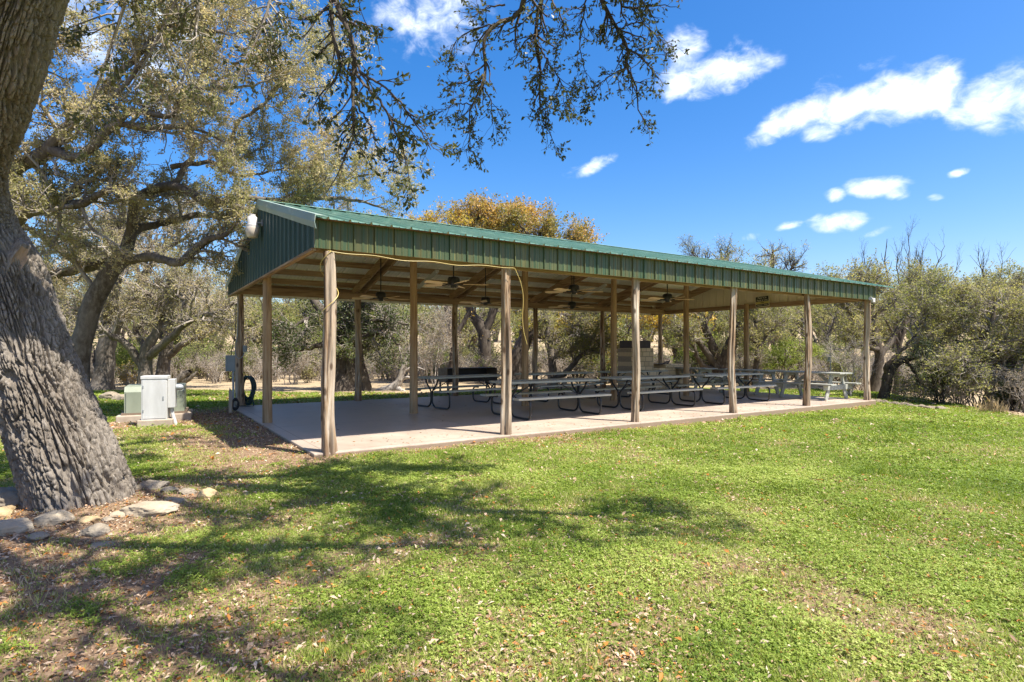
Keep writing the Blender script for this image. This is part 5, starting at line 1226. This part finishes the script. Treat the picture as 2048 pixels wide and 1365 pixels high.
traced('distant_tall_oak', 'sparse-topped oak showing over the roof between the orange crown and the right-hand trees', 'tree',
     [[(1530, 770, 33, .13), (1530, 680, 33, .12), (1540, 600, 33, .16), (1545, 530, 33, .08), (1545, 500, 33, .04)], [(1532, 640, 33, .15), (1490, 580, 33, .1), (1450, 530, 33, .05), (1440, 495, 33, .02)], [(1535, 620, 33, .13), (1570, 560, 33, .08), (1590, 520, 33, .03)],
      [(1480, 570, 33, .08), (1410, 530, 33, .05), (1380, 500, 33, .02)]], 'bark_dark', 'leaf_olive', 44, 240, 800, 2000, 0.08, 53, group='bare-topped trees', twig='bark_dark', l1=(0.8, 1.8), l2=(0.5, 1.0), l3=(0.25, 0.5), tmin=0.6)
traced('thin_dark_tree', 'slender dark tree standing alone between the fourth and fifth cedar posts', 'tree',
     [[(1511, 770, 24, .13), (1512, 735, 24, .11), (1516, 690, 24, .09), (1510, 640, 24, .05), (1505, 600, 24, .02)], [(1514, 700, 24, .06), (1540, 665, 24, .04), (1570, 640, 24, .02)], [(1513, 690, 24, .05), (1490, 660, 24, .03), (1470, 640, 24, .015)]],
     'bark_dark', 'leaf_olive', 30, 170, 700, 4600, 0.075, 54, group='oaks and elms behind the pavilion', l1=(0.6, 1.3), l2=(0.35, 0.8), l3=(0.2, 0.4))
bare('pale_bare_bush', 'pale leafless bush with arching twigs beside the far corner post',
     [[(1698, 792, 19, .03), (1696, 770, 19, .022), (1685, 740, 19, .016), (1668, 712, 19, .010), (1655, 690, 19, .004)], [(1700, 792, 19, .03), (1705, 760, 19, .02), (1708, 725, 19, .013), (1712, 690, 19, .004)], [(1699, 790, 19, .03), (1715, 760, 19, .018), (1740, 735, 19, .004)], [(1697, 788, 19, .03), (1675, 765, 19, .018), (1650, 750, 19, .005)],
      [(1700, 790, 19, .025), (1690, 750, 19, .015), (1690, 700, 19, .004)]], 55, 34, 130, 330, 0.2, l1=(0.4, 0.9), l2=(0.25, 0.6), l3=(0.15, 0.35), bark='bark_pale', group='shrubs along the lawn edge')

# ================================================================== scrub and far wood
def proto(seed, h, spread, leafsize, nleaf, trunk_r=0.12, n1=26, n2_=130, n3=520, trop=(0, 0, 0.15)):
    T = Tree(seed); g = T.g
    if trunk_r > 0:
        for k in range(4):
            a = k * 1.6 + g.random(); dx, dy = math.cos(a) * spread, math.sin(a) * spread
            T.limb([(0.05 * math.cos(a), 0.05 * math.sin(a), -0.4, trunk_r), (dx * .15, dy * .15, h * .2, trunk_r * .9), (dx * .5, dy * .5, h * .5, trunk_r * .6), (dx * .9, dy * .9, h * (.65 + .25 * g.random()), trunk_r * .2)], 14, 0.04)
    else:
        for k in range(9):
            a = k * 0.72 + g.random(); s_ = spread * g.uniform(.3, 1); dx, dy = math.cos(a) * s_, math.sin(a) * s_
            T.limb([(dx * .15, dy * .15, -0.2, .02), (dx * .4, dy * .4, h * .35, .014), (dx * .8, dy * .8, h * .65, .009), (dx * 1.1, dy * 1.1, h * g.uniform(.7, 1), .004)], 14, 0.03)
    k_ = h / 5.0
    auto_crown(T, n1, n2_, n3, nleaf, leafsize, l1=(1.3 * k_, 2.4 * k_), l2=(.7 * k_, 1.3 * k_), l3=(.3 * k_, .6 * k_), trop=trop, tmin=0.3, sides=4)
    return T

def scatter(name, protos, spots, bark, leafm, label, scales=(0.8, 1.25), seed=1):
    """many plants of one mass merged into one mesh"""
    g = np.random.default_rng(seed)
    WV, WQ, LV, LQ, LT = [], [], [], [], []; wo_, lo_ = 0, 0
    arr = [(p.wood_arrays(), p.leaf_arrays() if p.leaf else None) for p in protos]
    for x, y in spots:
        (wv, wq), lf = arr[g.integers(len(arr))]
        a = g.random() * 6.283; s_ = g.uniform(*scales); ca, sa = math.cos(a) * s_, math.sin(a) * s_
        Rm = np.array([[ca, -sa, 0], [sa, ca, 0], [0, 0, s_ * g.uniform(.85, 1.15)]])
        off = np.array([x, y, float(ground_z(x, y))])
        WV.append(wv @ Rm.T + off); WQ.append(wq + wo_); wo_ += len(wv)
        if lf is not None:
            lv, lq, lt = lf; LV.append(lv @ Rm.T + off); LQ.append(lq + lo_); LT.append(np.clip(lt + 0.3 * (g.random() - .5), 0, 1)); lo_ += len(lv)
    V = np.concatenate(WV); Q = np.concatenate(WQ)
    if LV:
        nW = len(V); lq = np.concatenate(LQ); o = from_arrays(name, np.concatenate([V] + LV), [Q, lq + nW], bark, None, tint=np.concatenate([np.full(nW, .3)] + LT))
        o.data.materials.append(leafm)
        mi = np.concatenate([np.zeros(len(Q), np.int32), np.ones(len(lq), np.int32)]); o.data.polygons.foreach_set('material_index', mi)
    else: o = from_arrays(name, V, [Q], bark)
    o['kind'] = 'stuff'; o['label'] = label; return o

gS = np.random.default_rng(77)
def spots_in(n, y0, y1, k=1.05, avoid=None):
    out = []
    while len(out) < n:
        y = math.sqrt(gS.uniform(y0 ** 2, y1 ** 2)); x = gS.uniform(-1, 1) * (k * y + 4)
        if avoid is None or not avoid(x, y): out.append((x, y))
    return out
pT = [proto(301 + k, 4.6 + 0.5 * k, 1.9 + .2 * k, 0.125, 3600, 0.13) for k in range(4)]
scatter('woodland', pT, spots_in(125, 37, 66), M['bark_oak'], M['leaf_olive'], 'far olive scrub oak wood on the slope behind the pavilion', (0.75, 1.15), 3)
scatter('green_woodland', pT, spots_in(48, 33, 64), M['bark_dark'], M['leaf_green'], 'fresh green young trees scattered through the far scrub wood', (0.5, 0.8), 4)
scatter('far_woodland', pT[:2], spots_in(90, 66, 120, 1.0), M['bark_oak'], M['leaf_olive'], 'farthest wood closing the view on the hillside', (1.1, 1.6), 8)
pB = [proto(321 + k, 1.5, 0.9, 0.07, 900, 0, 30, 140, 620) for k in range(3)]
pD = [proto(331 + k, 1.25, 1.0, 0.05, 420, 0, 34, 170, 900) for k in range(3)]
far_edge = lambda x, y: y < 24.6 + 0.08 * x
scatter('dry_brush', pD, spots_in(430, 24.6, 37, 1.0, far_edge) + [(x, y) for x, y in zip(gS.uniform(13.6, 18.5, 30), gS.uniform(13.5, 19.5, 30))], M['bark_twig'], M['leaf_dry'], 'grey leafless brush and dry weeds along the foot of the wood', (0.6, 1.25), 5)
scatter('green_undergrowth', pB, spots_in(85, 25.5, 38, 1.0, far_edge) + [(x, y) for x, y in zip(gS.uniform(15.0, 19, 5), gS.uniform(14.5, 20, 5))], M['bark_dark'], M['leaf_green'], 'yellow-green bushes growing among the dry brush', (0.55, 1.2), 6)
scatter('olive_undergrowth', pB, spots_in(150, 26, 40, 1.0, far_edge), M['bark_dark'], M['leaf_olive'], 'grey-green bushes in front of the far wood', (0.7, 1.5), 7)

# single shrubs one can tell apart
def shrub(name, label, px_, py_, Y_, h, spread, leafm, bark, seed, nl=2600, size=0.05, kind='shrub', trop=(0, 0, .15), n=(40, 220, 900)):
    b0_ = at(px_, py_, Y_); b0_[2] = float(ground_z(b0_[0], b0_[1]))
    r_ = thing(name, label, kind, b0_, 0, 'shrubs along the lawn edge')
    T = proto(seed, h, spread, size, nl, 0, n[0], n[1], n[2], trop)
    V, Q = T.wood_arrays(); from_arrays('stem', V, [Q], M[bark], r_, smooth=True)
    V, Q, t_ = T.leaf_arrays(); from_arrays('foliage', V, [Q], M[leafm], r_, tint=t_)
shrub('cedar_shrub', 'dark green cedar shrub under the spreading oak, at the lawn edge on the right', 1880, 800, 17.2, 1.7, 0.55, 'leaf_cedar', 'bark_dark', 401, 5200, 0.045)
shrub('cedar_shrub', 'dark cedar bush in the far right brush below the bushy olive oak', 2020, 805, 16.3, 1.0, 0.7, 'leaf_cedar', 'bark_dark', 402, 4200, 0.045)
shrub('green_shrub', 'bright green bush behind the trunks left of the white cabinet', 255, 780, 24, 1.9, 1.3, 'leaf_green', 'bark_dark', 403, 5000, 0.07)
shrub('green_shrub', 'bright green bush between the stone barbecue and the many-stemmed oak', 1375, 770, 27, 2.3, 1.6, 'leaf_green', 'bark_dark', 404, 5200, 0.08)
shrub('green_shrub', 'yellow-green bush in the gap between the fourth cedar post and the black sign', 1560, 780, 25.5, 1.9, 1.6, 'leaf_green', 'bark_dark', 405, 5000, 0.08)
shrub('grey_shrub', 'pale grey twiggy bush behind the first middle pole and the steel grill', 865, 790, 23.5, 3.2, 1.8, 'leaf_dry', 'bark_pale', 406, 5200, 0.06, n=(60, 380, 2200))
b0_ = at(1985, 824, 14.9); b0_[2] = float(ground_z(b0_[0], b0_[1]))
tg = thing('dry_grass_clump', 'tuft of straw-coloured tall grass at the lawn edge on the far right', 'grass clump', b0_)
gq = np.random.default_rng(4); n_ = 230; a = gq.random(n_) * 6.283; r_ = 0.3 * gq.random(n_) ** .5; h_ = gq.uniform(.10, .42, n_) * (1.3 - 2.2 * r_); ln_ = gq.uniform(-.5, .5, n_) * h_
bx_ = np.stack([np.cos(a) * r_, np.sin(a) * r_, 0 * a - .02], 1); sd_ = np.stack([-np.sin(a), np.cos(a), 0 * a], 1) * 0.0028
V = np.stack([bx_ - sd_, bx_ + sd_, bx_ + np.stack([np.cos(a) * ln_ * .4, np.sin(a) * ln_ * .4, h_ * .65], 1) + sd_ * .7, bx_ + np.stack([np.cos(a) * ln_, np.sin(a) * ln_, h_], 1), bx_ + np.stack([np.cos(a) * ln_ * .4, np.sin(a) * ln_ * .4, h_ * .65], 1) - sd_ * .7], 1).reshape(-1, 3)
from_arrays('blades', V, [np.arange(5 * n_).reshape(n_, 5)], M['straw'], tg, tint=np.repeat(gq.uniform(.2, 1, n_), 5))
shrub('red_brush', 'pile of rusty red dead brush left of the utility cabinet', 258, 785, 22.5, 0.95, 1.0, 'red_leaf' if 'red_leaf' in M else 'leaf_orange', 'bark_pale', 408, 1400, 0.05, 'brush pile', (0, 0, 0))
shrub('grey_shrub', 'greyish bare thicket right of the garden hose behind the pavilion', 585, 788, 25, 2.0, 1.6, 'leaf_dry', 'bark_pale', 409, 2200, 0.06, n=(60, 360, 2200))

# fallen wood
def log(name, label, paths, bark, seed):
    b0_ = np.array(px(paths[0])[0][:3]); b0_[2] = float(ground_z(b0_[0], b0_[1]))
    r_ = thing(name, label, 'log', b0_)
    for q, pa in enumerate(paths):
        Pp = resample(np.array(px(pa)), 22); V, Q = tubes(Pp[None, :, :3], Pp[None, :, 3], 9)
        V = V + unit(V - np.repeat(Pp[:, :3], 9, axis=0)) * (0.07 * (fbm(V * 6, seed, 3) - .5) * np.repeat(np.clip(Pp[:, 3] / .1, 0.1, 1), 9))[:, None]
        from_arrays('trunk' if q == 0 else 'branch', V - b0_, [Q], M[bark], r_, smooth=True)
log('broken_limb', 'broken dark tree limb jutting up behind the meter of the utility cabinet', [[(330, 790, 22, .2), (350, 768, 22, .19), (368, 752, 22, .16), (380, 743, 22, .10)], [(362, 765, 22, .12), (380, 757, 22, .09), (394, 743, 22, .03)]], 'bark_oak', 1)
log('fallen_tree', 'bleached fallen tree with a rising forked branch between the elm and the first pole', [[(755, 789, 21.5, .2), (778, 780, 21.5, .19), (797, 766, 21.5, .15), (806, 740, 21.5, .11), (816, 705, 21.5, .06), (822, 680, 21.5, .02)], [(790, 775, 21.5, .12), (815, 790, 21.2, .1), (822, 798, 21.1, .08)], [(806, 742, 21.5, .06), (830, 735, 21.5, .04), (850, 740, 21.4, .01)], [(800, 762, 21.5, .06), (815, 755, 21.4, .05), (825, 760, 21.3, .02)]], 'bark_pale', 2)

# far signs of people: a green bin and a pale post on the hillside, a steel marker at the lawn edge
p_ = at(604, 694, 44); zg = float(ground_z(p_[0], p_[1]))
bn = thing('green_bin', 'tiny dark green bin on the bare slope far behind the corner post', 'bin', (p_[0], p_[1], zg))
b = MB(); b.box((0, 0, max(p_[2] - zg, 0.5)), (0.5, 0.5, 0.35 + 0.0), bev=.03); b.box((0, 0, max(p_[2] - zg, .5) / 2), (0.42, .42, max(p_[2] - zg, .5)), bev=.02); b.build('body', M['bin_green'], bn)
b = MB(); b.box((0, 0, max(p_[2] - zg, .5) + .2), (0.56, 0.56, 0.05), bev=.02); b.build('lid', M['bin_green'], bn)
p_ = at(1661, 785, 22); zg = float(ground_z(p_[0], p_[1]))
mk_ = thing('marker_post', 'thin grey steel marker post with a small dark plate, between the last two cedar posts', 'marker post', (p_[0], p_[1], zg))
b = MB(); b.tube([(0, 0, -.1), (0, 0, 1.75)], 0.022, 8); b.build('pole', M['grey_steel'], mk_)
b = MB(); b.box((-0.09, -0.01, 1.18), (0.16, 0.02, 0.30), bev=.004); b.build('plate', M['box_grey'], mk_)

# ================================================================== rocks
def rock(name, label, c, size, mat, seed, cat='rock', group=None, rot=0.0):
    import bmesh
    bm = bmesh.new(); bmesh.ops.create_icosphere(bm, subdivisions=5, radius=1.0)
    V = np.array([v.co[:] for v in bm.verts]); bm.verts.index_update(); Fc = np.array([[v.index for v in f.verts] for f in bm.faces]); bm.free()
    g = np.random.default_rng(seed)
    for _ in range(11):                                    # flat broken faces
        n = unit(g.normal(size=3)); dmax = g.uniform(0.62, 0.9); d = V @ n; V = V - np.outer(np.clip(d - dmax, 0, None), n) * 0.97
    V = V * (1 + 0.28 * (fbm(V * 1.6 + seed, seed, 3) - .5) + 0.20 * (fbm(V * 5 + seed, seed, 3) - .5) + 0.09 * (fbm(V * 15 + seed, seed, 2) - .5))[:, None]
    V = V * np.array(size)
    ca, sa = math.cos(rot), math.sin(rot); V = V @ np.array([[ca, sa, 0], [-sa, ca, 0], [0, 0, 1]])
    o = from_arrays(name, V, [Fc], mat, smooth=True); o.location = tuple(float(x) for x in c); tag(o, label, cat, group); return o
def rock_px(label, pxc, pyb, Yd, w_px, h_px, depth, mat, seed, rot=0.0, name='rock', group='rocks ringing the foot of the oak'):
    p = at(pxc, pyb, Yd); z = float(ground_z(p[0], p[1])); s_ = Yd / F
    rock(name, label, (p[0], p[1], z + 0.10 * h_px * s_), (w_px * .55 * s_, depth, h_px * .62 * s_), M[mat], seed, name.split('_')[-1] if name != 'rock' else 'rock', group, rot)
def yg(py): return 1.53 * F / (py - HY)
rock_px('large blue-grey boulder at the left edge of the picture, behind the oak foot', 22, 1030, yg(1020), 90, 44, .24, 'rock_grey', 1)
rock_px('brownish boulder cut by the picture edge, in front of the blue-grey boulder', 6, 1050, yg(1046), 40, 26, .12, 'rock_tan', 2)
rock_px('broad pale rock half in shadow at the left picture edge', 28, 1082, yg(1076), 74, 36, .15, 'rock_pale', 3, .2)
rock_px('lumpy cream rock touching the front of the oak foot', 104, 1070, yg(1062), 70, 36, .13, 'rock_pale', 4, .4)
rock_px('small grey rock nearest the camera, below the lumpy cream rock', 76, 1098, yg(1093), 42, 18, .08, 'rock_grey', 5)
rock_px('small flat tan rock in front of the middle of the oak foot', 176, 1060, yg(1057), 42, 16, .07, 'rock_tan', 6)
rock_px('blue-grey double-humped rock in the shade, in front of the flat tan rock', 187, 1085, yg(1080), 54, 26, .10, 'rock_grey', 7, -.2)
rock_px('tiny white rock right of the flat tan rock', 217, 1058, yg(1055), 24, 10, .05, 'rock_pale', 8)
rock_px('narrow white rock beside the left end of the long flat slab rock', 242, 1052, yg(1046), 38, 14, .06, 'rock_pale', 9, .5)
rock_px('long flat pale slab rock, largest one right of the oak foot', 298, 1050, yg(1040), 98, 30, .17, 'rock_pale', 10, .35)
rock_px('long grey rock behind the right side of the oak foot', 303, 996, yg(992), 64, 24, .12, 'rock_grey', 11, .2)
rock_px('small grey rock in the leaf litter beside the long grey rock', 340, 1003, yg(999), 34, 14, .08, 'rock_grey', 12)
rock_px('small pitted grey rock just left of the round brown rock', 374, 1006, yg(1001), 34, 16, .09, 'rock_grey', 13)
rock_px('round brown rock alone at the right end of the ring', 416, 1012, yg(1008), 34, 26, .09, 'rock_tan', 14)
rock_px('dark flat rock sunk in the litter between oak foot and round brown rock', 352, 1022, yg(1018), 50, 12, .10, 'rock_grey', 15)
rock_px('flat grey rock sunk in the grass, lowest of the ring', 205, 1106, yg(1103), 46, 10, .09, 'rock_grey', 16)
rock_px('dark boulder on the far lawn left of the transformer', 222, 808, 17.2, 38, 20, .3, 'rock_grey', 17, 0, 'boulder', 'boulders behind the transformer')
rock_px('paler boulder on the far lawn touching the left end of the transformer', 246, 812, 16.8, 36, 20, .3, 'rock_grey', 18, 0, 'boulder', 'boulders behind the transformer')
gR = np.random.default_rng(9)
for k in range(15):
    x_ = 1742 + k * 10.5 + gR.uniform(-4, 4); t_ = k / 14
    rock_px('low grey stone in the rough edging row between lawn and brush', x_, 797 + 30 * t_ ** 1.2, 17.7 - 2.2 * t_, 10 + 12 * gR.random(), 4 + 6 * gR.random(), 0.14, 'rock_edge', 30 + k, gR.random(), 'edging_stone', 'stones edging the lawn on the right')
for k, (x_, y_, d_, w_p) in enumerate(((1585, 772, 24, 46), (1640, 775, 23.5, 60), (1500, 768, 25, 40))):
    rock_px(('pale flat rock beyond the far slab edge, between the two nearest timber tables', 'wide pale rock outcrop beyond the timber table nearest the lawn', 'pale rock beyond the slab, behind the middle timber table')[k], x_, y_ + 6, d_, w_p, 16, 0.35, 'rock_pale', 60 + k, 0, 'rock', 'pale rocks beyond the slab')

# ================================================================== grass, clover and dead leaves
gG = np.random.default_rng(2024)
def lawn_points(n, y0, y1, power, kx=0.98, pad=1.2):
    """random ground points, density falling with distance from the path where the viewer stands"""
    u = gG.random(n)
    if abs(power) < 1e-6: y = y0 * (y1 / y0) ** u
    else: y = (y0 ** power + u * (y1 ** power - y0 ** power)) ** (1 / power)
    x = gG.uniform(-1, 1, n) * (kx * y + pad)
    return x, y
def off_slab(x, y, m=0.0):
    l, w = lw(x, y)
    return ~((l > -0.17 - m) & (l < 15.43 + m) & (w > -0.15 - m) & (w < W + 0.15 + m))
def tufts(x, y, sc, seed): return n2(x, y, sc, seed, 3)

def make_grass(n, y0, y1, power):
    x, y = lawn_points(n, y0, y1, power)
    gr = green_amt(x, y); tf_ = tufts(x, y, 3.2, 41)
    keep = off_slab(x, y, 0.01) & (gG.random(n) < np.clip((gr - 0.10) * 1.25, 0.04, 1)) & (dry_amt(x, y) < 0.55) & (gG.random(n) < 0.35 + 1.3 * tf_)
    x, y, gr, tf_ = x[keep], y[keep], gr[keep], tf_[keep]; n = len(x)
    z = ground_z(x, y); sc = np.maximum(1, y / 4.2)
    h = (0.018 + 0.024 * gG.random(n)) * (0.75 + 0.8 * sstep(.5, .8, tf_)) * (1 + 0.10 * (sc - 1)); wd = (0.0032 + 0.0022 * gG.random(n)) * sc
    a = gG.random(n) * 6.283; ln = h * gG.uniform(0.2, 1.1, n); b = gG.random(n) * 6.283
    dx, dy = np.cos(a) * wd, np.sin(a) * wd
    tip = np.stack([x + np.cos(b) * ln, y + np.sin(b) * ln, z + h], 1)
    V = np.stack([np.stack([x - dx, y - dy, z - .008], 1), np.stack([x + dx, y + dy, z - .008], 1), tip], 1).reshape(-1, 3)
    t_ = np.clip(0.50 - 0.55 * (gr - .6) + 0.75 * (tufts(x, y, .7, 43) - .5) + 0.45 * (tufts(x, y, 3.5, 44) - .5) + 0.17 * gG.normal(size=n) + 0.28 * (gG.random(n) < .13), 0, 1)
    return V, np.arange(3 * n).reshape(n, 3), np.repeat(t_, 3)
def merge(parts):
    V = np.concatenate([p[0] for p in parts]); o = 0; Q = []
    for p in parts: Q.append(p[1] + o); o += len(p[0])
    return V, np.concatenate(Q), np.concatenate([p[2] for p in parts])
V, Q, t_ = merge([make_grass(420000, 2.0, 6.5, 1.2), make_grass(460000, 6.0, 22, 0.3)])
o = from_arrays('grass', V, [Q], M['grass'], tint=t_); o['kind'] = 'stuff'; o['label'] = 'short spring grass of the lawn'

def make_clover(n, y0, y1, power, leaflets):
    x, y = lawn_points(n, y0, y1, power)
    gr = green_amt(x, y); tf_ = 0.65 * tufts(x, y, 1.3, 51) + 0.35 * tufts(x, y, 6.5, 52)
    keep = off_slab(x, y, 0.02) & (dry_amt(x, y) < 0.3) & (gG.random(n) < (0.12 + 0.88 * sstep(.43, .60, tf_ + 0.45 * (gr - .6) + .03)) * sstep(0.1, 0.4, gr))
    x, y, tf_ = x[keep], y[keep], tf_[keep]; n = len(x)
    z = ground_z(x, y) + 0.010 + 0.035 * gG.random(n) * (0.5 + sstep(.5, .7, tf_)); sc = np.maximum(1, y / 5.0)
    parts = []; a0 = gG.random(n) * 6.283; t0_ = np.clip(0.5 + 0.2 * gG.normal(size=n) + 1.2 * (tufts(x, y, 1.1, 53) - .5), 0, 1)
    for k in range(leaflets):
        a = a0 + k * 2.094; r_ = (0.0055 + 0.006 * gG.random(n)) * sc
        d = np.stack([np.cos(a), np.sin(a), 0.35 * gG.normal(size=n)], 1); s_ = np.stack([-np.sin(a), np.cos(a), 0.35 * gG.normal(size=n)], 1); c_ = np.stack([x, y, z], 1)
        V = np.stack([c_, c_ + d * r_[:, None] * .8 + s_ * r_[:, None] * .55, c_ + d * r_[:, None] * 1.5, c_ + d * r_[:, None] * .8 - s_ * r_[:, None] * .55], 1).reshape(-1, 3)
        parts.append((V, np.arange(4 * n).reshape(n, 4), np.repeat(t0_, 4)))
    return merge(parts)
V, Q, t_ = merge([make_clover(230000, 2.0, 7.5, 1.0, 3), make_clover(190000, 6.5, 20, 0.3, 2)])
o = from_arrays('clover', V, [Q], M['clover'], tint=t_); o['kind'] = 'stuff'; o['label'] = 'low clover and small weeds growing through the lawn'

def make_litter(n, y0, y1, power):
    x, y = lawn_points(n, y0, y1, power)
    gr = green_amt(x, y); l, w = lw(x, y)
    lt = 0.21 + 0.70 * (1 - gr) ** 1.4 + 0.5 * sstep(.5, .75, tufts(x, y, 1.4, 61)) * (1 - 0.65 * sstep(0, 6, x)) + 0.35 * sstep(.7, .1, -w) * (l > 0)
    keep = off_slab(x, y, 0.0) & (gG.random(n) < lt)
    x, y = x[keep], y[keep]; n = len(x); z = ground_z(x, y) + 0.004 + 0.026 * gG.random(n) ** 2
    sc = np.maximum(1, y / 6.5); L_ = (0.006 + 0.011 * gG.random(n) ** 1.5 + 0.013 * (gG.random(n) < .10)) * sc; wd = L_ * gG.uniform(.34, .5, n)
    a = gG.random(n) * 6.283; d = np.stack([np.cos(a), np.sin(a), 0.35 * gG.normal(size=n)], 1); s_ = np.stack([-np.sin(a), np.cos(a), 0.4 * gG.normal(size=n)], 1)
    c_ = np.stack([x, y, z], 1); up = np.stack([0 * x, 0 * x, wd * gG.uniform(.2, .9, n)], 1); L_ = L_[:, None]; wd = wd[:, None]
    V = np.stack([c_ - d * L_, c_ - d * L_ * .2 + s_ * wd + up, c_ + d * L_, c_ - d * L_ * .2 - s_ * wd + up, c_ + d * L_ * .1], 1)
    V = V.reshape(-1, 3); b0_ = np.arange(n)[:, None] * 5
    Tq = np.concatenate([b0_ + np.array([[0, 4, 1]]), b0_ + np.array([[1, 4, 2]]), b0_ + np.array([[2, 4, 3]]), b0_ + np.array([[3, 4, 0]])])
    return V, Tq, np.repeat(gG.random(n), 5)
def slab_leaves(n):
    l = gG.uniform(0, 15, n); w = np.where(gG.random(n) < .7, gG.uniform(-.1, .9, n), gG.uniform(0, 7, n)); a = gG.random(n) * 6.283
    P_ = np.stack([CX + CO * l - SI * w, CY + SI * l + CO * w, 0 * l + 0.004], 1); s_ = gG.uniform(.012, .03, n)[:, None]
    d = np.stack([np.cos(a), np.sin(a), 0 * a], 1) * s_; e = np.stack([-np.sin(a), np.cos(a), 0 * a], 1) * s_ * .42; up = np.array([0, 0, 1.0]) * s_ * .3
    return np.stack([P_ - d, P_ + e + up, P_ + d, P_ - e + up], 1).reshape(-1, 3), np.arange(4 * n).reshape(n, 4), np.repeat(gG.random(n), 4)
lv_, lq_, lt_ = slab_leaves(420)
from_arrays('slab_leaves', lv_, [lq_], M['litter'], tint=lt_)
bpy.data.objects['slab_leaves']['kind'] = 'stuff'; bpy.data.objects['slab_leaves']['label'] = 'dry leaves blown onto the concrete slab'
V, Q, t_ = merge([make_litter(110000, 2.0, 7, 1.0), make_litter(95000, 6.5, 20, 0.3)])
o = from_arrays('fallen_leaves', V, [Q], M['litter'], tint=t_); o['kind'] = 'stuff'; o['label'] = 'tan and rusty dead oak leaves scattered over the lawn'
